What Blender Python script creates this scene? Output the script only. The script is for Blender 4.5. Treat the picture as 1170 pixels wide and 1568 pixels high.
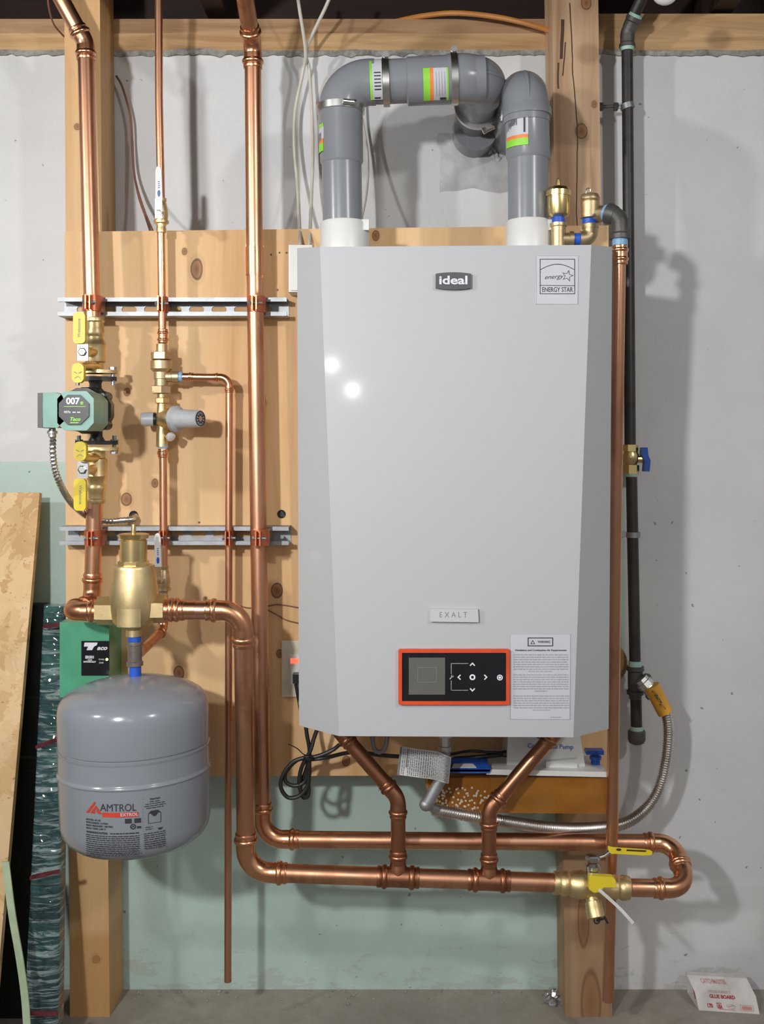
import bpy, bmesh, math, random
from mathutils import Vector as V, Matrix, noise
random.seed(7)
PI = math.pi
for o in list(bpy.data.objects): bpy.data.objects.remove(o)
SC = bpy.context.scene
COL = SC.collection

# ------------------------------------------------------------------ camera, world, lights
F, CX, CY, D, ZC = 1650.0, 610.0, 690.0, 2.06, 1.03
cam = bpy.data.cameras.new('camera'); camo = bpy.data.objects.new('camera', cam); COL.objects.link(camo)
camo.location = (0, -D, ZC); camo.rotation_euler = (PI/2, 0, 0)
cam.sensor_fit = 'HORIZONTAL'; cam.sensor_width = 36; cam.lens = F*36/1170
cam.shift_x = -(CX-585)/1170; cam.shift_y = -(784-CY)/1170
cam.clip_start = .05
SC.camera = camo
SC.view_settings.view_transform = 'Standard'; SC.view_settings.look = 'None'
SC.view_settings.gamma = 1; SC.view_settings.use_curve_mapping = False
SC.view_settings.exposure = 0.0

wd = bpy.data.worlds.new('world'); SC.world = wd; wd.use_nodes = True
wn = wd.node_tree; wn.nodes.clear()
wo = wn.nodes.new('ShaderNodeOutputWorld'); wb = wn.nodes.new('ShaderNodeBackground')
tc = wn.nodes.new('ShaderNodeTexCoord'); sp = wn.nodes.new('ShaderNodeSeparateXYZ'); rp = wn.nodes.new('ShaderNodeValToRGB')
mr = wn.nodes.new('ShaderNodeMapRange')
wn.links.new(tc.outputs['Generated'], sp.inputs[0]); wn.links.new(sp.outputs['Z'], mr.inputs['Value'])
mr.inputs['From Min'].default_value = -1; mr.inputs['From Max'].default_value = 1
wn.links.new(mr.outputs[0], rp.inputs[0])
e = rp.color_ramp.elements
e[0].position = 0.0; e[0].color = (.20, .19, .175, 1)
e[1].position = 1.0; e[1].color = (.42, .40, .38, 1)
for p, c in ((.40, (.30, .285, .27, 1)), (.52, (.62, .62, .62, 1)), (.68, (.80, .79, .78, 1))):
    q = e.new(p); q.color = c
wn.links.new(rp.outputs[0], wb.inputs[0]); wb.inputs[1].default_value = 0.51
wn.links.new(wb.outputs[0], wo.inputs[0])

def lamp(name, loc, target, power, size, color=(1, 1, 1)):
    l = bpy.data.lights.new(name, 'AREA'); l.energy = power; l.size = size; l.shape = 'DISK'; l.color = color
    o = bpy.data.objects.new(name, l); COL.objects.link(o); o.location = loc
    o.rotation_euler = (V(target)-V(loc)).to_track_quat('-Z', 'Y').to_euler()
    return o
def spot(name, loc, target, power, rad, deg, color=(1, 1, 1)):
    l = bpy.data.lights.new(name, 'SPOT'); l.energy = power; l.shadow_soft_size = rad; l.color = color
    l.spot_size = math.radians(deg); l.spot_blend = 1.0
    o = bpy.data.objects.new(name, l); COL.objects.link(o); o.location = loc
    o.rotation_euler = (V(target)-V(loc)).to_track_quat('-Z', 'Y').to_euler()
spot('work_light_left', (-.80, -2.35, 1.50), (-.30, 0, 1.15), 112, .05, 88, (1, .99, .975))
lamp('work_light_right', (1.30, -2.25, 2.00), (-.1, 0, 1.3), 12, .12, (1, .985, .96))
spot('work_light_side', (-1.95, -1.75, 1.78), (-.10, 0, 1.45), 72, .05, 80, (1, .985, .96))
lamp('camera_flash', (-.215, -2.30, 1.305), (0, 0, 1.0), .5, .025)
lamp('camera_flash_small', (-.147, -2.30, 1.225), (0, 0, 1.0), .5, .03)

# ------------------------------------------------------------------ helpers
def W(px, py, d):
    k = (D-d)/F
    return V(((px-CX)*k, -d, ZC+(CY-py)*k))
def S(d): return (D-d)/F
X, Y, Z = V((1, 0, 0)), V((0, 1, 0)), V((0, 0, 1))
UP, DN, LF, RT, FR, BK = V((0,0,1)), V((0,0,-1)), V((-1,0,0)), V((1,0,0)), V((0,-1,0)), V((0,1,0))

def frame(ax, ref=None):
    ax = ax.normalized()
    r = ref if ref is not None else (Z if abs(ax.z) < .9 else Y)
    u = r.cross(ax)
    if u.length < 1e-5: u = X.cross(ax)
    u.normalize(); v = ax.cross(u)
    return u, v

class MB:
    def __init__(s): s.bm = bmesh.new()
    def rings(s, rs, caps=True, closed=True):
        vs = [[s.bm.verts.new(p) for p in r] for r in rs]
        n = len(vs[0])
        for a, b in zip(vs, vs[1:]):
            for i in range(n if closed else n-1):
                j = (i+1) % n
                try: s.bm.faces.new((a[i], a[j], b[j], b[i]))
                except ValueError: pass
        if caps:
            s.bm.faces.new(vs[0][::-1]); s.bm.faces.new(vs[-1])
        return s
    def tube(s, pts, r, seg=16, caps=True):
        pts = [V(p) for p in pts]
        n = len(pts)
        if not hasattr(r, '__len__'): r = [r]*n
        t0 = (pts[1]-pts[0]).normalized(); u, v = frame(t0); rs = []
        for i, p in enumerate(pts):
            t = ((pts[min(i+1, n-1)]-pts[max(i-1, 0)]))
            t = t.normalized() if t.length > 1e-9 else t0
            u = (u - t*u.dot(t)).normalized(); v = t.cross(u); t0 = t
            rs.append([p+(u*math.cos(2*PI*k/seg)+v*math.sin(2*PI*k/seg))*r[i] for k in range(seg)])
        return s.rings(rs, caps)
    def lathe(s, o, ax, prof, seg=24, k=1.0, ph=0, caps=True, ref=None):
        ax = ax.normalized(); u, v = frame(ax, ref); rs = []
        for t, r in prof:
            r = max(r, 1e-4/k)
            rs.append([o+ax*t*k+(u*math.cos(2*PI*(i+ph)/seg)+v*math.sin(2*PI*(i+ph)/seg))*r*k for i in range(seg)])
        return s.rings(rs, caps)
    def prism(s, pts, vec):
        pts = [V(p) for p in pts]
        return s.rings([pts, [p+vec for p in pts]], True)
    def box(s, c, sx, sy, sz, M=None):
        M = M or Matrix()
        ps = [V((x*sx/2, y*sy/2, z*sz/2)) for z in (-1, 1) for x, y in ((-1,-1),(1,-1),(1,1),(-1,1))]
        ps = [V(c)+M@p for p in ps]
        return s.rings([ps[:4], ps[4:]], True)
    def boxpx(s, x0, y0, x1, y1, d0, d1):
        a, b = W(x0, y0, d1), W(x1, y1, d1)
        return s.box(((a.x+b.x)/2, -(d0+d1)/2, (a.z+b.z)/2), abs(b.x-a.x), d1-d0, abs(a.z-b.z))
    def sphere(s, c, r, sc=(1,1,1), seg=16):
        m = Matrix.Translation(V(c)) @ Matrix.Diagonal(V((r*sc[0], r*sc[1], r*sc[2], 1)))
        bmesh.ops.create_uvsphere(s.bm, u_segments=seg, v_segments=max(6, seg*2//3), radius=1, matrix=m); return s
    def quad(s, *ps):
        s.bm.faces.new([s.bm.verts.new(p) for p in ps]); return s
    def bevel(s, w, seg=2):
        es = [e for e in s.bm.edges if len(e.link_faces) == 2 and e.calc_face_angle(0) > .5]
        bmesh.ops.bevel(s.bm, geom=es, offset=w, segments=seg, affect='EDGES', profile=.6); return s
    def add_mesh(s, me, fn):
        vs = [s.bm.verts.new(fn(v.co)) for v in me.vertices]
        for p in me.polygons:
            try: s.bm.faces.new([vs[i] for i in p.vertices])
            except ValueError: pass
        return s
    def jitter(s, amp, sc):
        for v in s.bm.verts: v.co += noise.noise_vector(v.co*sc)*amp
        return s

def curve_mesh(cu):
    o = bpy.data.objects.new('tmp', cu); COL.objects.link(o)
    dg = bpy.context.evaluated_depsgraph_get(); dg.update()
    me = bpy.data.meshes.new_from_object(o.evaluated_get(dg))
    bpy.data.objects.remove(o); return me
def text_mb(mb, txt, h, fn, bold=0.0, width=None, align='CENTER', shear=0, depth=.12):
    """text of capital height ~h laid at fn(u, v, w); centred on u = 0"""
    cu = bpy.data.curves.new('t', 'FONT'); cu.body = txt; cu.align_x = align; cu.align_y = 'CENTER'
    cu.size = h/.70; cu.offset = bold*h; cu.shear = shear; cu.resolution_u = 3
    cu.extrude = 0
    me = curve_mesh(cu)
    xs = [v.co.x for v in me.vertices]
    sx = 1.0
    if width and xs: sx = width/(max(xs)-min(xs))
    mb.add_mesh(me, lambda c: fn(c.x*sx, c.y, 0)); bpy.data.meshes.remove(me); bpy.data.curves.remove(cu)
def shape_mb(mb, loops, fn, ext=0):
    cu = bpy.data.curves.new('s', 'CURVE'); cu.dimensions = '2D'; cu.fill_mode = 'BOTH'; cu.extrude = ext
    for L in loops:
        sp = cu.splines.new('POLY'); sp.points.add(len(L)-1); sp.use_cyclic_u = True
        for p, q in zip(sp.points, L): p.co = (q[0], q[1], 0, 1)
    me = curve_mesh(cu); mb.add_mesh(me, lambda c: fn(c.x, c.y, c.z)); bpy.data.meshes.remove(me)
def circ(cx, cy, r, n=24, sy=1): return [(cx+r*math.cos(2*PI*i/n), cy+r*sy*math.sin(2*PI*i/n)) for i in range(n)]
def rrect(x0, y0, x1, y1, r, n=5):
    out = []
    for cx, cy, a in ((x1-r, y1-r, 0), (x0+r, y1-r, 90), (x0+r, y0+r, 180), (x1-r, y0+r, 270)):
        for i in range(n+1):
            t = math.radians(a+90*i/n); out.append((cx+r*math.cos(t), cy+r*math.sin(t)))
    return out

WL = {}
def obj(name, mb, m, parent=None, smooth=35, label=None, stuff=False):
    bm = mb.bm
    bmesh.ops.recalc_face_normals(bm, faces=bm.faces)
    if parent is not None: L = WL[parent.name]
    else:
        xs = [v.co.x for v in bm.verts]; ys = [v.co.y for v in bm.verts]; zs = [v.co.z for v in bm.verts]
        L = V(((min(xs)+max(xs))/2, (min(ys)+max(ys))/2, min(zs)))
    bmesh.ops.translate(bm, verts=bm.verts, vec=-L)
    me = bpy.data.meshes.new(name); bm.to_mesh(me); bm.free()
    me.materials.append(m)
    if smooth:
        for p in me.polygons: p.use_smooth = True
        me.set_sharp_from_angle(angle=math.radians(smooth))
    o = bpy.data.objects.new(name, me); COL.objects.link(o)
    if parent is not None: o.parent = parent
    else: o.location = L
    WL[o.name] = L
    if label: o['label'] = label
    if stuff: o['kind'] = 'stuff'
    return o
def thing(name, label, cat, loc, group=None):
    o = bpy.data.objects.new(name, None); COL.objects.link(o); o.empty_display_size = .02
    o.location = loc; WL[o.name] = V(loc); o['label'] = label; o['category'] = cat
    if group: o['group'] = group
    return o
def tag(o, label, cat, group=None):
    o['label'] = label; o['category'] = cat
    if group: o['group'] = group
    return o
def struct(name, mb, m, smooth=0):
    o = obj(name, mb, m, None, smooth); o['kind'] = 'structure'; return o
def dup(root, delta, label=None):
    r = root.copy(); COL.objects.link(r); r.location = root.location+V(delta)
    WL[r.name] = WL[root.name]+V(delta)
    if label: r['label'] = label
    for ch in list(root.children):
        c = ch.copy(); COL.objects.link(c); c.parent = r
        for g in list(ch.children):
            q = g.copy(); COL.objects.link(q); q.parent = c
    return r

def crom(pts, n=8):
    P = [V(p) for p in pts]; P = [P[0]*2-P[1]]+P+[P[-1]*2-P[-2]]; out = []
    for i in range(1, len(P)-2):
        a, b, c, d = P[i-1:i+3]
        for k in range(n):
            t = k/n
            out.append(.5*((2*b)+(c-a)*t+(2*a-5*b+4*c-d)*t*t+(3*b-a-3*c+d)*t**3))
    out.append(P[-2]); return out
def smoothpx(pts, n=8): return crom([W(*p) for p in pts], n)
def resample(pts, step):
    L = [0]
    for a, b in zip(pts, pts[1:]): L.append(L[-1]+(b-a).length)
    N = max(2, int(L[-1]/step)); out = []; j = 0
    for i in range(N+1):
        s = L[-1]*i/N
        while j < len(pts)-2 and L[j+1] < s: j += 1
        t = (s-L[j])/max(1e-9, L[j+1]-L[j]); out.append(pts[j].lerp(pts[j+1], min(1, t)))
    return out
def arc_pts(a, b, c, R, n=10):
    """rounded corner at b"""
    u = (a-b).normalized(); v = (c-b).normalized(); ang = u.angle(v)
    t = R/math.tan(ang/2); p0 = b+u*t; p1 = b+v*t
    ctr = b+(u+v).normalized()*(R/math.sin(ang/2))
    e0 = p0-ctr; e1 = p1-ctr; tot = e0.angle(e1); out = []
    for i in range(n+1):
        q = i/n; out.append(ctr+(e0*math.sin((1-q)*tot)+e1*math.sin(q*tot))/math.sin(tot))
    return out, t

# ------------------------------------------------------------------ materials
def newmat(name):
    m = bpy.data.materials.new(name); m.use_nodes = True; nt = m.node_tree
    return m, nt, nt.nodes['Principled BSDF']
def nd(nt, t, **kw):
    n = nt.nodes.new(t)
    for k, v in kw.items():
        if k in n.inputs: n.inputs[k].default_value = v
        else: setattr(n, k, v)
    return n
def c4(c): return (c[0], c[1], c[2], 1)
def srgb(r, g, b):
    f = lambda c: (c/255/12.92 if c/255 <= .04045 else ((c/255+.055)/1.055)**2.4)
    return (f(r), f(g), f(b))
def mix(nt, fac, a, b):
    n = nt.nodes.new('ShaderNodeMix'); n.data_type = 'RGBA'
    for i, x in ((0, fac), (6, a), (7, b)):
        if isinstance(x, (float, int)): n.inputs[i].default_value = x
        elif isinstance(x, tuple): n.inputs[i].default_value = c4(x)
        else: nt.links.new(x, n.inputs[i])
    return n.outputs[2]
def ramp(nt, val, stops):
    n = nt.nodes.new('ShaderNodeValToRGB'); e = n.color_ramp.elements
    while len(e) < len(stops): e.new(.5)
    for q, (p, c) in zip(e, stops):
        q.position = p; q.color = c4(c) if isinstance(c, tuple) else (c, c, c, 1)
    nt.links.new(val, n.inputs[0]); return n.outputs[0]
def coords(nt, scale=(1,1,1), src='Position'):
    if src == 'Position': g = nt.nodes.new('ShaderNodeNewGeometry').outputs['Position']
    else: g = nt.nodes.new('ShaderNodeTexCoord').outputs['Object']
    mp = nt.nodes.new('ShaderNodeMapping'); mp.inputs['Scale'].default_value = scale
    nt.links.new(g, mp.inputs[0]); return mp.outputs[0]
def noise_n(nt, vec, scale, detail=4, rough=.5, dist=0):
    n = nd(nt, 'ShaderNodeTexNoise', Scale=scale, Detail=detail, Roughness=rough, Distortion=dist)
    nt.links.new(vec, n.inputs['Vector']); return n.outputs[0]
def bump(nt, bsdf, h, strength, dist=.002):
    b = nd(nt, 'ShaderNodeBump', Strength=strength, Distance=dist); nt.links.new(h, b.inputs['Height'])
    nt.links.new(b.outputs[0], bsdf.inputs['Normal'])
def plain(name, col, rough=.5, metal=0, var=.12, vs=30, bmp=0, bs=200, coat=0, emit=0):
    m, nt, b = newmat(name)
    v = coords(nt); n = noise_n(nt, v, vs)
    dk = tuple(c*(1-var) for c in col); lt = tuple(min(1, c*(1+var)) for c in col)
    nt.links.new(ramp(nt, n, [(.3, dk), (.7, lt)]), b.inputs['Base Color'])
    b.inputs['Roughness'].default_value = rough; b.inputs['Metallic'].default_value = metal
    if coat: b.inputs['Coat Weight'].default_value = coat; b.inputs['Coat Roughness'].default_value = .08
    if bmp: bump(nt, b, noise_n(nt, v, bs), bmp, .001)
    if emit:
        b.inputs['Emission Color'].default_value = c4(col); b.inputs['Emission Strength'].default_value = emit
    return m
def copper(name, c1, c2, c3, r0=.20, r1=.42):
    m, nt, b = newmat(name)
    v = coords(nt, (1, 1, .35)); n = noise_n(nt, v, 14, 5, .6, .6); n2 = noise_n(nt, coords(nt), 60, 4)
    c = ramp(nt, n, [(.30, c3), (.45, c2), (.65, c1)])
    c = mix(nt, ramp(nt, n2, [(.55, 0.0), (.75, .35)]), c, c2)
    nt.links.new(c, b.inputs['Base Color']); b.inputs['Metallic'].default_value = 1
    r = ramp(nt, n, [(.3, r1), (.7, r0)]); nt.links.new(r, b.inputs['Roughness'])
    return m
M = {}
M['copper'] = copper('copper', (.78, .43, .27), (.66, .34, .205), (.44, .205, .12), .26, .44)
M['copper_fit'] = copper('copper_fitting', (.84, .45, .26), (.70, .34, .19), (.48, .21, .11), .22, .38)
M['copper_dark'] = copper('copper_shaded', (.50, .24, .14), (.40, .18, .10), (.28, .12, .07), .28, .45)  # darker copy of the copper; shade of the lower pipes put into the colour
M['clamp'] = plain('copper_plated_steel', (.62, .20, .10), .35, .85)
M['brass'] = plain('brass', (.78, .60, .28), .28, 1, .15, 25)
M['brass_cast'] = plain('cast_brass', (.76, .60, .32), .42, 1, .12, 40, .25, 700)
M['bronze'] = plain('bronze', (.58, .45, .27), .42, .9, .15, 40, .25, 600)
M['chrome'] = plain('chrome', (.55, .55, .56), .25, 1, .1)
M['steel'] = plain('stainless_steel', (.66, .65, .63), .32, 1, .12)
M['flexsteel'] = plain('corrugated_steel', (.66, .63, .60), .36, 1, .12)
M['zinc'] = plain('galvanised_steel', (.36, .375, .39), .5, .8, .12, 60)
M['iron'] = plain('black_iron', (.035, .033, .033), .42, .1, .3, 40, .3, 500)
M['ironfit'] = plain('malleable_iron', (.10, .095, .09), .45, .4, .25, 60, .4, 500)
M['greyiron'] = plain('grey_iron', (.24, .21, .185), .42, .6, .2, 60, .4, 500)
M['black'] = plain('black_plastic', (.018, .018, .020), .32)
M['blackrub'] = plain('black_rubber', (.02, .02, .02), .45)
M['cable_white'] = plain('white_cable', (.60, .57, .50), .45)
M['cable_brown'] = plain('brown_wire', (.22, .10, .07), .45)
M['cable_orange'] = plain('orange_tube', (.55, .22, .05), .35)
M['boiler'] = plain('white_enamel', (.49, .505, .525), .45, 0, .01, 3, 0, 60, .3)
M['plate_white'] = plain('plate_white', (.55, .565, .585), .5, 0, .01)
M['boiler_side'] = M['boiler']
M['white_plastic'] = plain('white_plastic', (.75, .75, .73), .35, 0, .03)
M['sticker'] = plain('sticker_white', (.58, .59, .64), .35, 0, .02)
M['ink'] = plain('ink', (.035, .035, .05), .5)
M['ink2'] = plain('ink_grey', (.20, .20, .23), .5)
M['inkline'] = plain('ink_faint', (.38, .38, .42), .5)
M['panel'] = plain('control_glass', (.012, .012, .016), .12)
M['screen'] = plain('lcd_screen', (.13, .13, .115), .3, 0, .04)
M['icon'] = plain('white_print', (.80, .80, .88), .4)
M['badge'] = plain('badge_grey', (.10, .10, .105), .35)
M['red'] = plain('orange_red_trim', (.70, .08, .025), .35)
M['pvc'] = plain('grey_plastic_pipe', (.235, .25, .275), .26, 0, .06, 14)
M['green_label'] = plain('label_green', (.30, .72, .06), .4)
M['orange_label'] = plain('label_orange', (.85, .25, .06), .4)
M['blue_tape'] = plain('blue_thread_tape', (.02, .10, .55), .4)
M['lblue_tape'] = plain('pale_blue_tape', (.22, .42, .66), .4)
M['green_tape'] = plain('pale_green_tape', (.38, .60, .50), .5)
M['blue'] = plain('blue_paint', (.02, .10, .50), .35)
M['pump_green'] = plain('pump_green', (.22, .42, .35), .35)
M['relay_green'] = plain('relay_green', (.085, .36, .21), .35)
M['yellow'] = plain('yellow_vinyl', (.80, .62, .03), .35, 0, .06)
M['darkgrey'] = plain('dark_grey_plastic', (.10, .10, .10), .4)
M['face'] = plain('pump_face', (.055, .058, .062), .35)
M['tank'] = plain('grey_enamel', (.255, .28, .315), .20, 0, .03, 6, .05, 40)
M['logo_red'] = plain('logo_red', (.62, .06, .03), .4)
M['knob_grey'] = plain('grey_cap', (.44, .46, .48), .4)
M['cream'] = plain('cream_plate', (.72, .68, .55), .4)
M['lightred'] = plain('lit_red_switch', (1, .15, .08), .4, emit=1.2)
M['led'] = plain('led_green', (.65, 1, .25), .4, emit=2.5)
M['tagorange'] = plain('orange_tag', (.72, .36, .04), .4)
M['paper'] = plain('paper_tag', (.62, .62, .60), .6)
M['pellet'] = plain('white_pellet', (.62, .50, .36), .5)
M['amber_dark'] = plain('red_brown', (.15, .035, .012), .4)
M['brown_disc'] = plain('brown_varnished', (.28, .17, .05), .5)
M['redink'] = plain('red_ink', (.45, .05, .05), .5)
M['redink2'] = plain('pale_red_ink', (.62, .28, .28), .5)
M['card'] = plain('white_card', (.68, .66, .64), .6)
M['foil'] = plain('foil', (.55, .55, .55), .3, .8)
M['strap'] = plain('pale_green_strap', (.42, .52, .34), .5)

m, nt, b = newmat('amber_plastic'); M['amber'] = m
nt.links.new(ramp(nt, noise_n(nt, coords(nt, (1, 1, 3)), 9), [(.3, (.34, .12, .015)), (.7, (.50, .20, .025))]), b.inputs['Base Color'])
b.inputs['Roughness'].default_value = .15; b.inputs['Alpha'].default_value = .62

# stretch wrapped bundle
m, nt, b = newmat('stretch_film'); M['wrap'] = m
v = coords(nt, (6, 6, 60)); mpn = nt.nodes[-1]
mpn.inputs['Rotation'].default_value = (0, .30, 0)
n1 = noise_n(nt, v, 1.2, 8, .75, 1.5)
n2 = noise_n(nt, coords(nt, (1, 1, 1.6)), 9, 4, .6)
c = ramp(nt, n2, [(.30, (.018, .055, .065)), (.5, (.035, .11, .12)), (.62, (.05, .17, .165)), (.78, (.12, .36, .31))])
c = mix(nt, ramp(nt, n1, [(.50, 0.0), (.58, .9)]), c, (.52, .68, .67))  # pale streaks are film glints mixed into the base colour
# faint red bands printed on the panels under the film
nt.links.new(c, b.inputs['Base Color']); b.inputs['Roughness'].default_value = .16; b.inputs['Coat Weight'].default_value = .8
bump(nt, b, n1, 1.0, .012)
m, nt, b = newmat('film_shade'); M['film_shade'] = m
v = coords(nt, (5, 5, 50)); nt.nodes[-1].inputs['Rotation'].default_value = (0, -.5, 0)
c = ramp(nt, noise_n(nt, v, 1.0, 7, .7), [(.60, (.006, .012, .010)), (.74, (.05, .08, .06))])  # near-black base paints the shade of the gap; pale streaks are film
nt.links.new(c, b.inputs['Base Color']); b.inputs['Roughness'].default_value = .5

def wood(name, light, mid, dark, knots=(), gs=1.0, rough=.6, cracks=(), foot_z=None, footcol=(.50, .24, .07)):
    m, nt, b = newmat(name)
    v = coords(nt, (1, 1, .06)); base = noise_n(nt, v, 22*gs, 6, .55, .8)
    fine = noise_n(nt, coords(nt, (1, 1, .02)), 240*gs, 3, .6)
    big = noise_n(nt, coords(nt, (1, 1, .3)), 5, 3, .5)
    c = ramp(nt, base, [(.28, dark), (.42, mid), (.62, light)])
    c = mix(nt, ramp(nt, fine, [(.45, 0.0), (.8, .45)]), c, mid)
    c = mix(nt, ramp(nt, big, [(.4, 0.0), (.75, .4)]), c, mid)
    pos = nt.nodes.new('ShaderNodeNewGeometry').outputs['Position']
    nz = nd(nt, 'ShaderNodeTexNoise', Scale=9.0, Detail=3.0); nt.links.new(pos, nz.inputs['Vector'])
    sub = nt.nodes.new('ShaderNodeVectorMath'); sub.operation = 'MULTIPLY_ADD'
    nt.links.new(nz.outputs['Color'], sub.inputs[0]); sub.inputs[1].default_value = (.012,)*3; nt.links.new(pos, sub.inputs[2])
    wp = sub.outputs[0]
    for (p, r, st) in knots:
        mp = nt.nodes.new('ShaderNodeMapping'); mp.inputs['Location'].default_value = tuple(-(q+.006)*s for q, s in zip(p, (1, 0, st)))
        mp.inputs['Scale'].default_value = (1, 0, st); nt.links.new(wp, mp.inputs[0])
        ln = nt.nodes.new('ShaderNodeVectorMath'); ln.operation = 'LENGTH'; nt.links.new(mp.outputs[0], ln.inputs[0])
        mrn = nt.nodes.new('ShaderNodeMapRange'); nt.links.new(ln.outputs['Value'], mrn.inputs[0]); mrn.inputs[2].default_value = r*2.2
        kc = ramp(nt, mrn.outputs[0], [(.0, (.20, .075, .022)), (.34, (.36, .17, .07)), (.43, (.10, .04, .015)), (.52, mid), (.62, tuple(q*.8 for q in mid)), (.72, mid), (1, light)])
        fac = ramp(nt, mrn.outputs[0], [(.5, .95), (.62, .5), (1, 0.0)])
        c = mix(nt, fac, c, kc)
    for (p0, p1, w) in cracks:   # drying cracks / pitch streaks running with the grain
        sx = nt.nodes.new('ShaderNodeSeparateXYZ'); nt.links.new(wp, sx.inputs[0])
        zr = nt.nodes.new('ShaderNodeMapRange'); nt.links.new(sx.outputs['Z'], zr.inputs[0])
        zr.clamp = False
        zr.inputs[1].default_value = p0.z; zr.inputs[2].default_value = p1.z; zr.inputs[3].default_value = p0.x; zr.inputs[4].default_value = p1.x
        df = nt.nodes.new('ShaderNodeMath'); df.operation = 'SUBTRACT'; nt.links.new(sx.outputs['X'], df.inputs[0]); nt.links.new(zr.outputs[0], df.inputs[1])
        ad = nt.nodes.new('ShaderNodeMath'); ad.operation = 'SUBTRACT'; nt.links.new(df.outputs[0], ad.inputs[0]); ad.inputs[1].default_value = .006
        ab = nt.nodes.new('ShaderNodeMath'); ab.operation = 'ABSOLUTE'; nt.links.new(ad.outputs[0], ab.inputs[0])
        lt = nt.nodes.new('ShaderNodeMath'); lt.operation = 'LESS_THAN'; nt.links.new(ab.outputs[0], lt.inputs[0]); lt.inputs[1].default_value = w
        zz = nt.nodes.new('ShaderNodeMath'); zz.operation = 'COMPARE'; nt.links.new(sx.outputs['Z'], zz.inputs[0])
        zz.inputs[1].default_value = (p0.z+p1.z)/2; zz.inputs[2].default_value = abs(p0.z-p1.z)/2
        mu = nt.nodes.new('ShaderNodeMath'); mu.operation = 'MULTIPLY'; nt.links.new(lt.outputs[0], mu.inputs[0]); nt.links.new(zz.outputs[0], mu.inputs[1])
        c = mix(nt, mu.outputs[0], c, tuple(q*.25 for q in dark))
    if foot_z:  # darker tone mixed in below a set height
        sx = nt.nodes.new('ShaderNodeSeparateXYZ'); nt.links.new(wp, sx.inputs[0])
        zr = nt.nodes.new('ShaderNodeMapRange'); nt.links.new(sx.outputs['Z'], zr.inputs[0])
        zr.inputs[1].default_value = foot_z-.01; zr.inputs[2].default_value = foot_z+.01; zr.inputs[3].default_value = .55; zr.inputs[4].default_value = 0
        c = mix(nt, zr.outputs[0], c, footcol)
    nt.links.new(c, b.inputs['Base Color']); b.inputs['Roughness'].default_value = rough
    bump(nt, b, fine, .25, .0008)
    return m
def K(px, py, r, st=.75, d=.118): return (W(px, py, d), r*S(d), st)
M['ply'] = wood('pine_plywood', (.82, .555, .30), (.74, .465, .225), (.60, .32, .12),
    [K(302, 412, 9, .55), K(192, 765, 8), K(237, 738, 5), K(272, 1030, 8), K(196, 600, 5), K(575, 362, 6), K(428, 1000, 5), K(424, 905, 9), K(283, 385, 4), K(315, 916, 3), K(140, 660, 4), K(530, 1165, 6)], .6)
M['post_l'] = wood('pine_post', (.70, .45, .22), (.62, .37, .16), (.48, .26, .10), [K(118, 195, 5, 1, .1), K(148, 1468, 6, 1, .1), K(180, 1492, 6, 1, .1)], 1.1, .55, foot_z=W(0, 1425, .1).z)
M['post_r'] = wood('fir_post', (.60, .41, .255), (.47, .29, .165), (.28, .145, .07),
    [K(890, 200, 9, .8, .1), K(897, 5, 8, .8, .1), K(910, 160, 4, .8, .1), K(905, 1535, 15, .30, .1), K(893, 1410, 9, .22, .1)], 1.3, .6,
    [(W(872, 0, .1), W(884, 190, .1), .0011), (W(884, 190, .1), W(884, 360, .1), .0011), (W(862, 25, .1), W(860, 85, .1), .0030), (W(856, 90, .1), W(857, 130, .1), .0018), (W(866, 60, .1), W(864, 110, .1), .0013)], foot_z=W(0, 1215, .1).z, footcol=(.25, .14, .07))
M['post_rl'] = wood('fir_post_foot', (.42, .26, .14), (.34, .20, .10), (.22, .12, .06), [K(905, 1540, 14, .4, .1), K(900, 1420, 10, .3, .1)], 1.3, .55)
def woodh(name, light, mid, dark):
    m, nt, b = newmat(name)
    n = noise_n(nt, coords(nt, (.12, 1, 1.6)), 26, 6, .6, 1.0); f = noise_n(nt, coords(nt, (.05, 1, 1)), 220, 3)
    c = ramp(nt, n, [(.3, dark), (.45, mid), (.62, light)]); c = mix(nt, ramp(nt, f, [(.4, 0.0), (.8, .4)]), c, dark)
    nt.links.new(c, b.inputs['Base Color']); b.inputs['Roughness'].default_value = .7; return m
M['plate'] = woodh('pine_plate', (.62, .40, .20), (.52, .32, .15), (.38, .21, .09))
M['plate2'] = woodh('rough_plate', (.46, .28, .15), (.38, .22, .11), (.27, .15, .07))
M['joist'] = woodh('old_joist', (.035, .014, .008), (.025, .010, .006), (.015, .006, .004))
# OSB
m, nt, b = newmat('strand_board'); M['osb'] = m
vo = nd(nt, 'ShaderNodeTexVoronoi', Scale=34.0, Randomness=1.0); dst = noise_n(nt, coords(nt), 14, 4, .6, 2.0)
mx = nt.nodes.new('ShaderNodeVectorMath'); mx.operation = 'MULTIPLY_ADD'
nt.links.new(dst, mx.inputs[0]); mx.inputs[1].default_value = (.1, .1, .1); nt.links.new(coords(nt, (1, 1, .55)), mx.inputs[2]); nt.links.new(mx.outputs[0], vo.inputs['Vector'])
bw = nt.nodes.new('ShaderNodeRGBToBW'); nt.links.new(vo.outputs['Color'], bw.inputs[0])
c = ramp(nt, bw.outputs[0], [(.2, (.56, .34, .15)), (.5, (.68, .45, .22)), (.85, (.76, .54, .30))])
sp_ = noise_n(nt, coords(nt), 130, 3); c = mix(nt, ramp(nt, sp_, [(.66, 0.0), (.72, .7)]), c, (.22, .10, .03))
nt.links.new(c, b.inputs['Base Color']); b.inputs['Roughness'].default_value = .65; bump(nt, b, dst, .3, .002)

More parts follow.
